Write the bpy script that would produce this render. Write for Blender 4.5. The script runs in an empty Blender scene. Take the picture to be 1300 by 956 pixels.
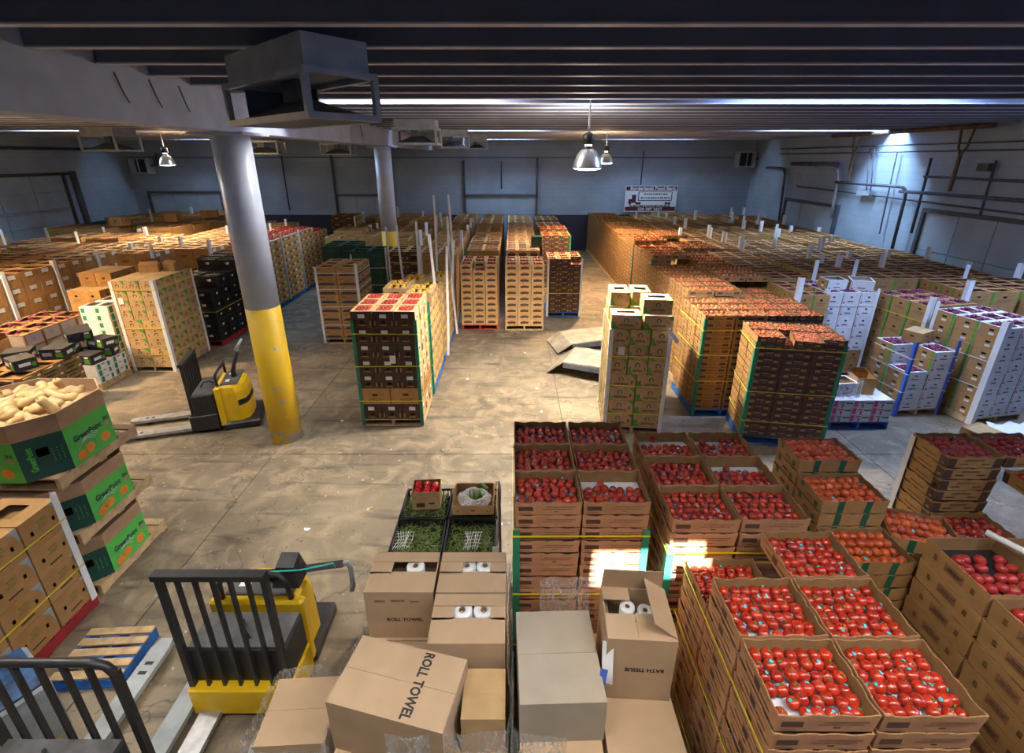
import bpy, math, random
from mathutils import Matrix, Vector
import numpy as np
PI = math.pi
rnd = random.Random(7)
scene = bpy.context.scene
C = scene.collection

# ------------------------------------------------------------------ camera
cam_d = bpy.data.cameras.new('camera')
cam_d.sensor_width = 36.0
cam_d.lens = 614.0 / 1300.0 * 36.0
cam_d.shift_y = -44.5 / 1300.0
cam_d.clip_end = 200
cam = bpy.data.objects.new('camera', cam_d)
cam.location = (0, 0, 4.4)
cam.rotation_euler = (PI / 2 - math.atan(233 / 614), 0, 0)
C.objects.link(cam)
scene.camera = cam

# ------------------------------------------------------------------ world, sun, skylights, exposure
world = bpy.data.worlds.new('sky')
scene.world = world
world.use_nodes = True
bg = world.node_tree.nodes['Background']
bg.inputs[0].default_value = (0.55, 0.72, 1.0, 1)
bg.inputs[1].default_value = 1.0

vs = scene.view_settings
vs.view_transform = 'Standard'
vs.look = 'None'
vs.gamma = 1.0
vs.use_curve_mapping = False
vs.exposure = 0.0

JZ = 5.156           # underside of the roof joists
DECK = 5.62          # underside of the roof deck
JS = 0.658           # joist spacing
def joist_y(k): return 3.45 + JS * k
XL, XR, YF, YB = -18.4, 11.5, 24.6, -3.6      # left, right, far and near walls

sun_d = bpy.data.lights.new('sun', 'SUN')
sun_d.energy = 120.0
sun_d.angle = 0.009
sun_d.color = (1.0, 0.96, 0.9)
sun = bpy.data.objects.new('sun', sun_d)
sun.rotation_euler = Vector((-0.10, 2.50, -4.20)).to_track_quat('-Z', 'Y').to_euler()
sun.location = (1, -2, 9)
C.objects.link(sun)

COOL = (0.46, 0.70, 1.0)
BLUE = (0.40, 0.58, 1.0)
DAY = (1.0, 0.90, 0.76)
# (joist index in front of the bay, x0, x1, watts, colour)
SKYLIGHTS = [(-5, -3.3, -0.3, 130, DAY), (-5, 0.7, 3.9, 205, DAY), (0, -7.4, -4.3, 250, DAY), (-5, 6.4, 10.5, 460, BLUE),  # third entry: unseen skylight, added to brighten the squash bins
             (6, -2.9, -0.1, 150, DAY), (6, 3.3, 6.8, 230, BLUE), (6, -10.6, -7.4, 200, DAY), (6, 8.6, 11.2, 330, BLUE),
             (18, -1.5, 0.9, 130, COOL), (18, 7.9, 11.4, 420, COOL), (18, -14.8, -12.4, 130, COOL), (18, -8.5, -5.6, 140, COOL),
             (29, 4.2, 8.0, 120, COOL), (29, -1.6, 1.0, 110, COOL), (29, -14.6, -12.4, 70, COOL)]
for k, x0, x1, watts, col in SKYLIGHTS:
    l = bpy.data.lights.new('skylight_daylight', 'AREA')
    l.shape = 'RECTANGLE'
    l.size = x1 - x0 - 0.1
    l.size_y = 0.30
    l.energy = watts
    l.color = col
    o = bpy.data.objects.new('skylight_daylight', l)
    o.location = ((x0 + x1) / 2, joist_y(k) + JS / 2, DECK - 0.045)
    C.objects.link(o)

# ------------------------------------------------------------------ materials
MATS = {}
def mat(name, col, rough=0.7, metal=0.0, var=0.12, scale=6.0, bump=0.0, bscale=60.0, emit=None, trans=0.0, alpha=1.0, col2=None, rnd_obj=0.0, spec=0.5, coat=0.0):
    if name in MATS: return MATS[name]
    m = bpy.data.materials.new(name)
    m.use_nodes = True
    nt = m.node_tree; N = nt.nodes; L = nt.links
    b = N['Principled BSDF']
    b.inputs['Roughness'].default_value = rough
    b.inputs['Metallic'].default_value = metal
    b.inputs['Specular IOR Level'].default_value = spec
    if coat: b.inputs['Coat Weight'].default_value = coat
    tc = N.new('ShaderNodeTexCoord')
    nz = N.new('ShaderNodeTexNoise')
    nz.inputs['Scale'].default_value = scale
    nz.inputs['Detail'].default_value = 5.0
    L.new(tc.outputs['Object'], nz.inputs['Vector'])
    mx = N.new('ShaderNodeMix'); mx.data_type = 'RGBA'
    c1 = [max(0, c * (1 - var)) for c in col]
    c2 = list(col2) if col2 else [min(1, c * (1 + var)) for c in col]
    mx.inputs[6].default_value = (*c1, 1); mx.inputs[7].default_value = (*c2, 1)
    rp = N.new('ShaderNodeMapRange')
    rp.inputs[1].default_value = 0.32; rp.inputs[2].default_value = 0.68
    L.new(nz.outputs[0], rp.inputs[0]); L.new(rp.outputs[0], mx.inputs[0])
    out = mx.outputs[2]
    if rnd_obj > 0:
        oi = N.new('ShaderNodeObjectInfo')
        hs = N.new('ShaderNodeHueSaturation')
        r2 = N.new('ShaderNodeMapRange')
        r2.inputs[3].default_value = 1 - rnd_obj; r2.inputs[4].default_value = 1 + rnd_obj
        L.new(oi.outputs['Random'], r2.inputs[0]); L.new(r2.outputs[0], hs.inputs['Value'])
        L.new(out, hs.inputs['Color']); out = hs.outputs[0]
    L.new(out, b.inputs['Base Color'])
    if bump > 0:
        n2 = N.new('ShaderNodeTexNoise'); n2.inputs['Scale'].default_value = bscale; n2.inputs['Detail'].default_value = 4
        L.new(tc.outputs['Object'], n2.inputs['Vector'])
        bp = N.new('ShaderNodeBump'); bp.inputs['Strength'].default_value = bump; bp.inputs['Distance'].default_value = 0.01
        L.new(n2.outputs[0], bp.inputs['Height']); L.new(bp.outputs[0], b.inputs['Normal'])
    if emit:
        b.inputs['Emission Color'].default_value = (*emit[0], 1); b.inputs['Emission Strength'].default_value = emit[1]
    if trans: b.inputs['Transmission Weight'].default_value = trans
    if alpha < 1: b.inputs['Alpha'].default_value = alpha
    MATS[name] = m
    return m

def concrete_floor():
    m = bpy.data.materials.new('worn_concrete'); m.use_nodes = True
    nt = m.node_tree; N = nt.nodes; L = nt.links; b = N['Principled BSDF']
    tc = N.new('ShaderNodeTexCoord')
    def noise(scale, detail=6, dist=0.0, stretch=None):
        n = N.new('ShaderNodeTexNoise'); n.inputs['Scale'].default_value = scale; n.inputs['Detail'].default_value = detail
        n.inputs['Distortion'].default_value = dist
        if stretch:
            mp = N.new('ShaderNodeMapping'); mp.inputs['Scale'].default_value = stretch
            mp.inputs['Rotation'].default_value = (0, 0, 0.35)
            L.new(tc.outputs['Object'], mp.inputs[0]); L.new(mp.outputs[0], n.inputs['Vector'])
        else: L.new(tc.outputs['Object'], n.inputs['Vector'])
        return n.outputs[0]
    def ramp(src, lo, hi):
        r = N.new('ShaderNodeMapRange'); r.inputs[1].default_value = lo; r.inputs[2].default_value = hi
        L.new(src, r.inputs[0]); return r.outputs[0]
    def mixc(f, a, c, fac=None):
        x = N.new('ShaderNodeMix'); x.data_type = 'RGBA'
        if f is not None: L.new(f, x.inputs[0])
        if hasattr(a, 'is_linked') or not isinstance(a, tuple): L.new(a, x.inputs[6])
        else: x.inputs[6].default_value = (*a, 1)
        if not isinstance(c, tuple): L.new(c, x.inputs[7])
        else: x.inputs[7].default_value = (*c, 1)
        return x.outputs[2]
    base = mixc(ramp(noise(0.7), .35, .65), (0.118, 0.092, 0.064), (0.232, 0.190, 0.134))
    s2 = mixc(ramp(noise(2.6, 8, 1.2), .45, .75), base, (0.32, 0.26, 0.178))
    s3 = mixc(ramp(noise(1.6, 6, .5, (0.5, 3.0, 1)), .55, .72), s2, (0.062, 0.05, 0.04))
    s4 = mixc(ramp(noise(14, 8), .66, .72), s3, (0.42, 0.38, 0.32))
    s5 = mixc(ramp(noise(9, 10, 2.0), .63, .74), s4, (0.06, 0.05, 0.045))
    # wandering hairline cracks
    vo = N.new('ShaderNodeTexVoronoi'); vo.feature = 'DISTANCE_TO_EDGE'; vo.inputs['Scale'].default_value = 0.55
    nn = N.new('ShaderNodeTexNoise'); nn.inputs['Scale'].default_value = 2.5
    va = N.new('ShaderNodeVectorMath'); va.operation = 'ADD'
    L.new(tc.outputs['Object'], nn.inputs['Vector']); L.new(tc.outputs['Object'], va.inputs[0]); L.new(nn.outputs[1], va.inputs[1])
    L.new(va.outputs[0], vo.inputs['Vector'])
    cr = N.new('ShaderNodeMapRange'); cr.inputs[1].default_value = 0.002; cr.inputs[2].default_value = 0.008
    cr.inputs[3].default_value = 0.55; cr.inputs[4].default_value = 0.0
    L.new(vo.outputs[0], cr.inputs[0])
    s6 = mixc(cr.outputs[0], s5, (0.05, 0.042, 0.036))
    L.new(s6, b.inputs['Base Color'])
    rr = N.new('ShaderNodeMapRange'); rr.inputs[3].default_value = 0.42; rr.inputs[4].default_value = 0.75
    L.new(noise(1.9), rr.inputs[0]); L.new(rr.outputs[0], b.inputs['Roughness'])
    bp = N.new('ShaderNodeBump'); bp.inputs['Strength'].default_value = 0.18; bp.inputs['Distance'].default_value = 0.01
    L.new(noise(30), bp.inputs['Height']); L.new(bp.outputs[0], b.inputs['Normal'])
    return m

def block_wall():
    """painted block wall: pale blue-grey above, dark blue dado below, with fine courses"""
    m = bpy.data.materials.new('painted_block'); m.use_nodes = True
    nt = m.node_tree; N = nt.nodes; L = nt.links; b = N['Principled BSDF']
    ge = N.new('ShaderNodeNewGeometry'); sp = N.new('ShaderNodeSeparateXYZ'); L.new(ge.outputs['Position'], sp.inputs[0])
    ad = N.new('ShaderNodeMath'); ad.operation = 'ADD'; L.new(sp.outputs[0], ad.inputs[0]); L.new(sp.outputs[1], ad.inputs[1])
    cb = N.new('ShaderNodeCombineXYZ'); L.new(ad.outputs[0], cb.inputs[0]); L.new(sp.outputs[2], cb.inputs[1])
    br = N.new('ShaderNodeTexBrick'); br.inputs['Scale'].default_value = 1.0
    br.inputs['Brick Width'].default_value = 0.4; br.inputs['Row Height'].default_value = 0.2; br.inputs['Mortar Size'].default_value = 0.006
    br.inputs['Color1'].default_value = (0.31, 0.40, 0.52, 1); br.inputs['Color2'].default_value = (0.33, 0.42, 0.54, 1); br.inputs['Mortar'].default_value = (0.26, 0.34, 0.45, 1)
    L.new(cb.outputs[0], br.inputs['Vector'])
    gt = N.new('ShaderNodeMath'); gt.operation = 'LESS_THAN'; gt.inputs[1].default_value = 1.77; L.new(sp.outputs[2], gt.inputs[0])
    nz = N.new('ShaderNodeTexNoise'); nz.inputs['Scale'].default_value = 0.8; nz.inputs['Detail'].default_value = 6; L.new(ge.outputs['Position'], nz.inputs['Vector'])
    mr = N.new('ShaderNodeMapRange'); mr.inputs[1].default_value = .3; mr.inputs[2].default_value = .7; mr.inputs[3].default_value = .78; mr.inputs[4].default_value = 1.08
    L.new(nz.outputs[0], mr.inputs[0])
    hs = N.new('ShaderNodeHueSaturation'); L.new(mr.outputs[0], hs.inputs['Value']); L.new(br.outputs[0], hs.inputs['Color'])
    mx = N.new('ShaderNodeMix'); mx.data_type = 'RGBA'; L.new(gt.outputs[0], mx.inputs[0]); L.new(hs.outputs[0], mx.inputs[6]); mx.inputs[7].default_value = (0.022, 0.032, 0.06, 1)
    L.new(mx.outputs[2], b.inputs['Base Color']); b.inputs['Roughness'].default_value = 0.7
    bp = N.new('ShaderNodeBump'); bp.inputs['Strength'].default_value = 0.3; bp.inputs['Distance'].default_value = 0.01
    L.new(br.outputs['Fac'], bp.inputs['Height']); bp.invert = True; L.new(bp.outputs[0], b.inputs['Normal'])
    return m

def film():
    """clear stretch film: mostly see-through with milky glossy creases"""
    m = bpy.data.materials.new('stretch_film'); m.use_nodes = True
    nt = m.node_tree; N = nt.nodes; L = nt.links; b = N['Principled BSDF']
    tc = N.new('ShaderNodeTexCoord')
    mp = N.new('ShaderNodeMapping'); mp.inputs['Scale'].default_value = (6, 6, 2); L.new(tc.outputs['Object'], mp.inputs[0])
    nz = N.new('ShaderNodeTexNoise'); nz.inputs['Scale'].default_value = 4; nz.inputs['Detail'].default_value = 8; nz.inputs['Distortion'].default_value = 2.5; L.new(mp.outputs[0], nz.inputs['Vector'])
    mr = N.new('ShaderNodeMapRange'); mr.inputs[1].default_value = .45; mr.inputs[2].default_value = .7; mr.inputs[3].default_value = .14; mr.inputs[4].default_value = .65
    L.new(nz.outputs[0], mr.inputs[0]); L.new(mr.outputs[0], b.inputs['Alpha'])
    b.inputs['Base Color'].default_value = (.75, .78, .82, 1); b.inputs['Roughness'].default_value = .18
    bp = N.new('ShaderNodeBump'); bp.inputs['Strength'].default_value = .8; bp.inputs['Distance'].default_value = .02; L.new(nz.outputs[0], bp.inputs['Height']); L.new(bp.outputs[0], b.inputs['Normal'])
    return m
def bag_film():
    m = film(); m.name = 'bag_film'
    for n in m.node_tree.nodes:
        if n.type == 'MAP_RANGE': n.inputs[3].default_value = .45; n.inputs[4].default_value = .95
    return m
MATS['bag_film'] = bag_film()
MATS['floor'] = concrete_floor(); MATS['wall'] = block_wall(); MATS['film'] = film()

KR = dict(rough=.85, var=.10, scale=9, bump=.06, bscale=120, rnd_obj=.10, spec=.25)
mat('kraft', (0.40, 0.225, 0.088), **KR)
mat('kraft_light', (0.54, 0.355, 0.17), **KR)
mat('kraft_red', (0.46, 0.232, 0.122), **KR)
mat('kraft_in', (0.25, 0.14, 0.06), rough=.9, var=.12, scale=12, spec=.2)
mat('kraft_dark', (0.24, 0.13, 0.05), **KR)
mat('carton_tan', (0.46, 0.31, 0.16), **KR)
mat('print_brown', (0.085, 0.04, 0.025), rough=.8, var=.2, scale=30)
mat('print_faint', (0.27, 0.13, 0.06), rough=.85, var=.2, scale=60)
mat('purple_brown', (0.085, 0.05, 0.055), rough=.8, var=.2, scale=15, rnd_obj=.12)
mat('dark_brown', (0.062, 0.03, 0.02), rough=.75, var=.25, scale=14, rnd_obj=.12)
mat('sticker', (0.80, 0.82, 0.84), rough=.6, var=.04)
mat('leaf_green_print', (0.10, 0.33, 0.035), rough=.8, var=.15, scale=20)
mat('dark_green_print', (0.012, 0.10, 0.055), rough=.7, var=.15)
mat('teal_green', (0.02, 0.22, 0.13), rough=.6, var=.15)
mat('print_olive', (0.22, 0.18, 0.05), rough=.8, var=.2, scale=40)
mat('navy_print', (0.03, 0.04, 0.09), rough=.8, var=.2)
mat('black_print', (0.02, 0.02, 0.022), rough=.7, var=.2)
mat('white_card', (0.74, 0.73, 0.74), rough=.75, var=.05, scale=9, rnd_obj=.06)
mat('pink_print', (0.70, 0.10, 0.30), rough=.7, var=.1)
mat('red_print', (0.55, 0.05, 0.03), rough=.7, var=.15)
mat('yellow_print', (0.70, 0.42, 0.04), rough=.7, var=.12)
mat('orange_print', (0.75, 0.25, 0.03), rough=.7, var=.12)
mat('black_plastic', (0.018, 0.018, 0.02), rough=.42, var=.2)
mat('green_plastic', (0.012, 0.055, 0.035), rough=.5, var=.2, rnd_obj=.15)
mat('white_plastic', (0.78, 0.80, 0.83), rough=.45, var=.05)
mat('blue_plastic', (0.05, 0.13, 0.55), rough=.5, var=.1)
mat('strap_yellow', (0.74, 0.62, 0.04), rough=.4, var=.06)
mat('strap_white', (0.78, 0.78, 0.76), rough=.45, var=.05)
mat('pallet_wood', (0.50, 0.36, 0.20), rough=.85, var=.28, scale=8, bump=.2, bscale=40, rnd_obj=.12)
mat('pallet_blue', (0.02, 0.13, 0.46), rough=.7, var=.25, scale=8)
mat('pallet_red', (0.32, 0.02, 0.025), rough=.7, var=.2, scale=8)
mat('paper_liner', (0.62, 0.66, 0.72), rough=.8, var=.08)
mat('tomato', (0.35, 0.014, 0.008), rough=.22, var=.25, scale=8, col2=(0.50, 0.042, 0.013), rnd_obj=.20, spec=.6)
mat('tomato_orange', (0.46, 0.055, 0.014), rough=.24, var=.25, scale=8, col2=(0.60, 0.11, 0.025), rnd_obj=.15, spec=.6)
mat('tomato_dark', (0.42, 0.03, 0.025), rough=.3, var=.25, rnd_obj=.15)
mat('vine', (0.14, 0.22, 0.04), rough=.7, var=.25, scale=30)
mat('sticker_teal', (0.03, 0.42, 0.46), rough=.5, var=.2)
mat('yellow_paint', (0.80, 0.52, 0.012), rough=.38, var=.10, scale=5, spec=.6)
mat('black_metal', (0.022, 0.022, 0.026), rough=.45, var=.3, scale=10)
mat('grey_top', (0.09, 0.09, 0.095), rough=.6, var=.35, scale=7)
mat('steel', (0.42, 0.43, 0.45), rough=.42, metal=.6, var=.25, scale=9)
mat('steel_plate', (0.36, 0.315, 0.255), rough=.55, metal=.1, var=.25, scale=4)
mat('galv', (0.40, 0.45, 0.51), rough=.5, metal=.35, var=.15, scale=5)
mat('joist_shade', (0.13, 0.15, 0.235), rough=.65, var=.08, scale=2)  # dim light under the roof is put into the web colour
mat('joist_edge_lit', (0.52, 0.51, 0.58), rough=.6, var=.1, scale=2)  # paler copy: light caught on joist undersides, put into the colour
mat('deck_paint', (0.17, 0.19, 0.28), rough=.75, var=.10, scale=2)
mat('girder_paint', (0.36, 0.41, 0.57), rough=.65, var=.14, scale=2.5)
mat('column_paint', (0.54, 0.61, 0.76), rough=.32, var=.10, scale=3)
mat('column_yellow', (0.80, 0.50, 0.02), rough=.5, var=.10, scale=4)
mat('pipe_dark', (0.075, 0.085, 0.11), rough=.6, var=.25)
mat('pipe_rust', (0.13, 0.085, 0.06), rough=.75, var=.3)
mat('door_paint', (0.34, 0.44, 0.56), rough=.6, var=.10, scale=1.5)
mat('rubber', (0.03, 0.03, 0.035), rough=.8)
mat('skylight_panel', (0.9, 0.93, 1.0), rough=.5, emit=((0.8, 0.9, 1.0), 6.0))
mat('bulb', (1, 1, 1), emit=((1.0, 0.9, 0.72), 40.0))
mat('lamp_lens', (1, 1, 1), rough=.3, emit=((1.0, 0.92, 0.78), 9.0))
mat('reflector', (0.72, 0.74, 0.76), rough=.28, metal=.85, var=.08)
mat('squash', (0.74, 0.50, 0.22), rough=.5, var=.14, scale=10, rnd_obj=.10)
mat('tomato_pale', (0.58, 0.11, 0.025), rough=.3, var=.2, col2=(0.68, 0.20, 0.05), scale=10)
mat('pallet_worn', (0.40, 0.29, 0.16), rough=.8, var=.2, scale=2.2, col2=(0.02, 0.11, 0.40))
mat('bin_kraft', (0.42, 0.27, 0.16), **KR)
mat('bin_green', (0.085, 0.50, 0.075), rough=.7, var=.10, scale=6)
mat('bin_dark', (0.010, 0.075, 0.06), rough=.7, var=.2, scale=6)
mat('zucchini', (0.045, 0.13, 0.022), rough=.4, var=.4, scale=18, col2=(0.11, 0.24, 0.05))
mat('pepper', (0.55, 0.015, 0.03), rough=.2, var=.2, rnd_obj=.2)
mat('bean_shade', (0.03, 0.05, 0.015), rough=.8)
mat('bean', (0.05, 0.11, 0.018), rough=.5, var=.35, scale=60, col2=(0.22, 0.32, 0.08))
mat('paper_roll', (0.82, 0.84, 0.88), rough=.85, var=.04)
mat('fruit_yellow', (0.75, 0.42, 0.03), rough=.45, var=.2)
mat('fruit_purple', (0.20, 0.02, 0.07), rough=.4, var=.3)
mat('rack_grey', (0.33, 0.37, 0.40), rough=.6, var=.2)
mat('sign_white', (0.70, 0.76, 0.82), rough=.5, var=.03)
mat('maroon', (0.10, 0.008, 0.015), rough=.6, var=.1)
mat('teal_string', (0.03, 0.50, 0.42), rough=.5)

# ------------------------------------------------------------------ mesh helpers
class MB:
    """collects faces; vertices are plain tuples, every face carries a material slot"""
    def __init__(s): s.v = []; s.f = []; s.m = []; s.sm = []
    def face(s, pts, m=0, sm=False):
        i = len(s.v); s.v.extend(tuple(p) for p in pts); s.f.append(tuple(range(i, i + len(pts)))); s.m.append(m); s.sm.append(sm)
        return s
    def box(s, x0, y0, z0, x1, y1, z1, m=0, M=None):
        p = [(x0, y0, z0), (x1, y0, z0), (x1, y1, z0), (x0, y1, z0), (x0, y0, z1), (x1, y0, z1), (x1, y1, z1), (x0, y1, z1)]
        if M is not None: p = [tuple(M @ Vector(q)) for q in p]
        i = len(s.v); s.v += p
        for q in ((3, 2, 1, 0), (4, 5, 6, 7), (0, 1, 5, 4), (1, 2, 6, 5), (2, 3, 7, 6), (3, 0, 4, 7)):
            s.f.append(tuple(i + k for k in q)); s.m.append(m); s.sm.append(False)
        return s
    def bbox(s, x0, y0, z0, x1, y1, z1, b=.01, m=0):
        """box with chamfered vertical and top edges"""
        def ring(z, i): return [(x0 + i + b, y0 + i, z), (x1 - i - b, y0 + i, z), (x1 - i, y0 + i + b, z), (x1 - i, y1 - i - b, z), (x1 - i - b, y1 - i, z), (x0 + i + b, y1 - i, z), (x0 + i, y1 - i - b, z), (x0 + i, y0 + i + b, z)]
        return s.loft([ring(z0, 0), ring(z1 - b, 0), ring(z1, b)], m, caps=True)
    def loft(s, rings, m=0, caps=True, sm=False, closed=True):
        n = len(rings[0]); i0 = len(s.v)
        for r in rings: s.v += [tuple(p) for p in r]
        for a in range(len(rings) - 1):
            for k in range(n if closed else n - 1):
                k2 = (k + 1) % n
                s.f.append((i0 + a * n + k, i0 + a * n + k2, i0 + (a + 1) * n + k2, i0 + (a + 1) * n + k)); s.m.append(m); s.sm.append(sm)
        if caps:
            s.f.append(tuple(i0 + k for k in reversed(range(n)))); s.m.append(m); s.sm.append(False)
            s.f.append(tuple(i0 + (len(rings) - 1) * n + k for k in range(n))); s.m.append(m); s.sm.append(False)
        return s
    def lathe(s, prof, n=16, m=0, caps=True, M=None, sm=True):
        rings = []
        for r, z in prof:
            ring = [(r * math.cos(2 * PI * k / n), r * math.sin(2 * PI * k / n), z) for k in range(n)]
            if M is not None: ring = [tuple(M @ Vector(p)) for p in ring]
            rings.append(ring)
        return s.loft(rings, m, caps, sm)
    def tube(s, path, r, n=8, m=0, caps=True, sm=True):
        P = [Vector(p) for p in path]; rings = []
        up = Vector((0, 0, 1))
        prev = None
        for i, p in enumerate(P):
            t = (P[min(i + 1, len(P) - 1)] - P[max(i - 1, 0)]).normalized()
            if prev is None:
                a = t.cross(up) if abs(t.dot(up)) < .95 else t.cross(Vector((1, 0, 0)))
            else: a = prev - t * prev.dot(t)
            a.normalize(); prev = a
            b = t.cross(a)
            rr = r[i] if isinstance(r, (list, tuple)) else r
            rings.append([tuple(p + (a * math.cos(2 * PI * k / n) + b * math.sin(2 * PI * k / n)) * rr) for k in range(n)])
        return s.loft(rings, m, caps, sm)
    def prism(s, poly, a, b, axis='z', m=0):
        """poly of 2-D points pushed along an axis from a to b"""
        if axis == 'z': f = lambda p, t: (p[0], p[1], t)
        elif axis == 'y': f = lambda p, t: (p[0], t, p[1])
        else: f = lambda p, t: (t, p[0], p[1])
        return s.loft([[f(p, a) for p in poly], [f(p, b) for p in poly]], m, True)
    def add(s, o, M=None):
        i = len(s.v)
        s.v += [tuple(M @ Vector(p)) for p in o.v] if M is not None else o.v
        s.f += [tuple(i + k for k in q) for q in o.f]; s.m += o.m; s.sm += o.sm
        return s
    def mesh(s, name, mats):
        me = bpy.data.meshes.new(name)
        me.from_pydata(s.v, [], s.f)
        for k in mats: me.materials.append(MATS[k] if isinstance(k, str) else k)
        me.polygons.foreach_set('material_index', s.m)
        me.polygons.foreach_set('use_smooth', s.sm)
        me.update()
        return me
    def build(s, name, mats, parent=None, **kw):
        if isinstance(mats, str): mats = [mats]
        return link(name, s.mesh(name, mats), parent, **kw)

LABELS = {}
def tag(o, label=None, cat=None, group=None, kind=None):
    if label:
        o['label'] = label
        LABELS.setdefault(label, []).append(group)
    if cat: o['category'] = cat
    if group: o['group'] = group
    if kind: o['kind'] = kind
    return o
def link(name, me, parent=None, M=None, label=None, cat=None, group=None, kind=None):
    o = bpy.data.objects.new(name, me); C.objects.link(o)
    if parent is not None: o.parent = parent
    if M is not None: o.matrix_basis = M
    return tag(o, label, cat, group, kind)
def empty(name, loc=(0, 0, 0), rz=0, label=None, cat=None, group=None, kind=None):
    o = bpy.data.objects.new(name, None); C.objects.link(o)
    o.empty_display_size = .1; o.location = loc; o.rotation_euler = (0, 0, rz)
    return tag(o, label, cat, group, kind)
def struct(name, mb, mats, parent=None):
    return mb.build(name, mats, parent, kind='structure' if parent is None else None)
def T(x=0, y=0, z=0, rz=0, rx=0, ry=0, s=1):
    M = Matrix.Translation((x, y, z)) @ Matrix.Rotation(rz, 4, 'Z')
    if ry: M = M @ Matrix.Rotation(ry, 4, 'Y')
    if rx: M = M @ Matrix.Rotation(rx, 4, 'X')
    if s != 1: M = M @ Matrix.Scale(s, 4)
    return M
FONT_CACHE = {}
def text_mb(txt, size, ext=0.0012, bold=False, spacing=1.0, width=None):
    """flat lettering as mesh, centred on the origin in the XY plane"""
    cu = bpy.data.curves.new('lettering', 'FONT'); cu.body = txt; cu.size = size; cu.align_x = 'CENTER'; cu.align_y = 'CENTER'
    cu.resolution_u = 2; cu.space_character = spacing
    if bold: cu.offset = size * .034
    o = bpy.data.objects.new('lettering', cu); C.objects.link(o)
    dg = bpy.context.evaluated_depsgraph_get(); dg.update()
    me = bpy.data.meshes.new_from_object(o.evaluated_get(dg))
    mb = MB(); mb.v = [tuple(v.co) for v in me.vertices]; mb.f = [tuple(p.vertices) for p in me.polygons]
    mb.m = [0] * len(mb.f); mb.sm = [False] * len(mb.f)
    if width and mb.v:
        w = max(p[0] for p in mb.v) - min(p[0] for p in mb.v)
        k = width / w; mb.v = [(p[0] * k, p[1], p[2]) for p in mb.v]
    C.objects.unlink(o); bpy.data.objects.remove(o); bpy.data.curves.remove(cu); bpy.data.meshes.remove(me)
    return mb
def facing(x, y, z, nx, ny):
    """matrix that stands lettering upright on a vertical face with outward normal (nx, ny)"""
    n = Vector((nx, ny, 0)).normalized(); u = Vector((-n.y, n.x, 0))
    M = Matrix.Identity(4)
    M.col[0] = (*u, 0); M.col[1] = (0, 0, 1, 0); M.col[2] = (*n, 0); M.col[3] = (x, y, z, 1)
    return M

STUFF = {}     # name -> list of (MB template, matrix, material names)
def stuff_add(key, mb, mats, M):
    STUFF.setdefault(key, {}).setdefault(id(mb), (mb, tuple(mats), []))[2].append(M)
def stuff_build(key, name, label, cat):
    if key not in STUFF: return None
    mats = []; V = []; F = []; MI = []; SM = []; nv = 0; LS = []
    for mb, ms, Ms in STUFF[key].values():
        idx = []
        for k in ms:
            if k not in mats: mats.append(k)
            idx.append(mats.index(k))
        v = np.array(mb.v, dtype=np.float64); vh = np.hstack([v, np.ones((len(v), 1))])
        fl = np.array([k for q in mb.f for k in q], dtype=np.int32); ln = np.array([len(q) for q in mb.f], dtype=np.int32)
        mi = np.array([idx[k] for k in mb.m], dtype=np.int32); sm = np.array(mb.sm, dtype=bool)
        for M in Ms:
            V.append((vh @ np.array(M).T)[:, :3]); F.append(fl + nv); LS.append(ln); MI.append(mi); SM.append(sm); nv += len(v)
    V = np.vstack(V); F = np.concatenate(F); LS = np.concatenate(LS); MI = np.concatenate(MI); SM = np.concatenate(SM)
    me = bpy.data.meshes.new(name)
    me.vertices.add(len(V)); me.vertices.foreach_set('co', V.astype(np.float32).ravel())
    me.loops.add(len(F)); me.loops.foreach_set('vertex_index', F)
    me.polygons.add(len(LS)); st = np.concatenate([[0], np.cumsum(LS)[:-1]]).astype(np.int32)
    me.polygons.foreach_set('loop_start', st)
    try: me.polygons.foreach_set('loop_total', LS)
    except Exception: pass
    me.polygons.foreach_set('material_index', MI); me.polygons.foreach_set('use_smooth', SM)
    for k in mats: me.materials.append(MATS[k])
    me.update(calc_edges=True); me.validate()
    return link(name, me, label=label, cat=cat, kind='stuff')
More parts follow.
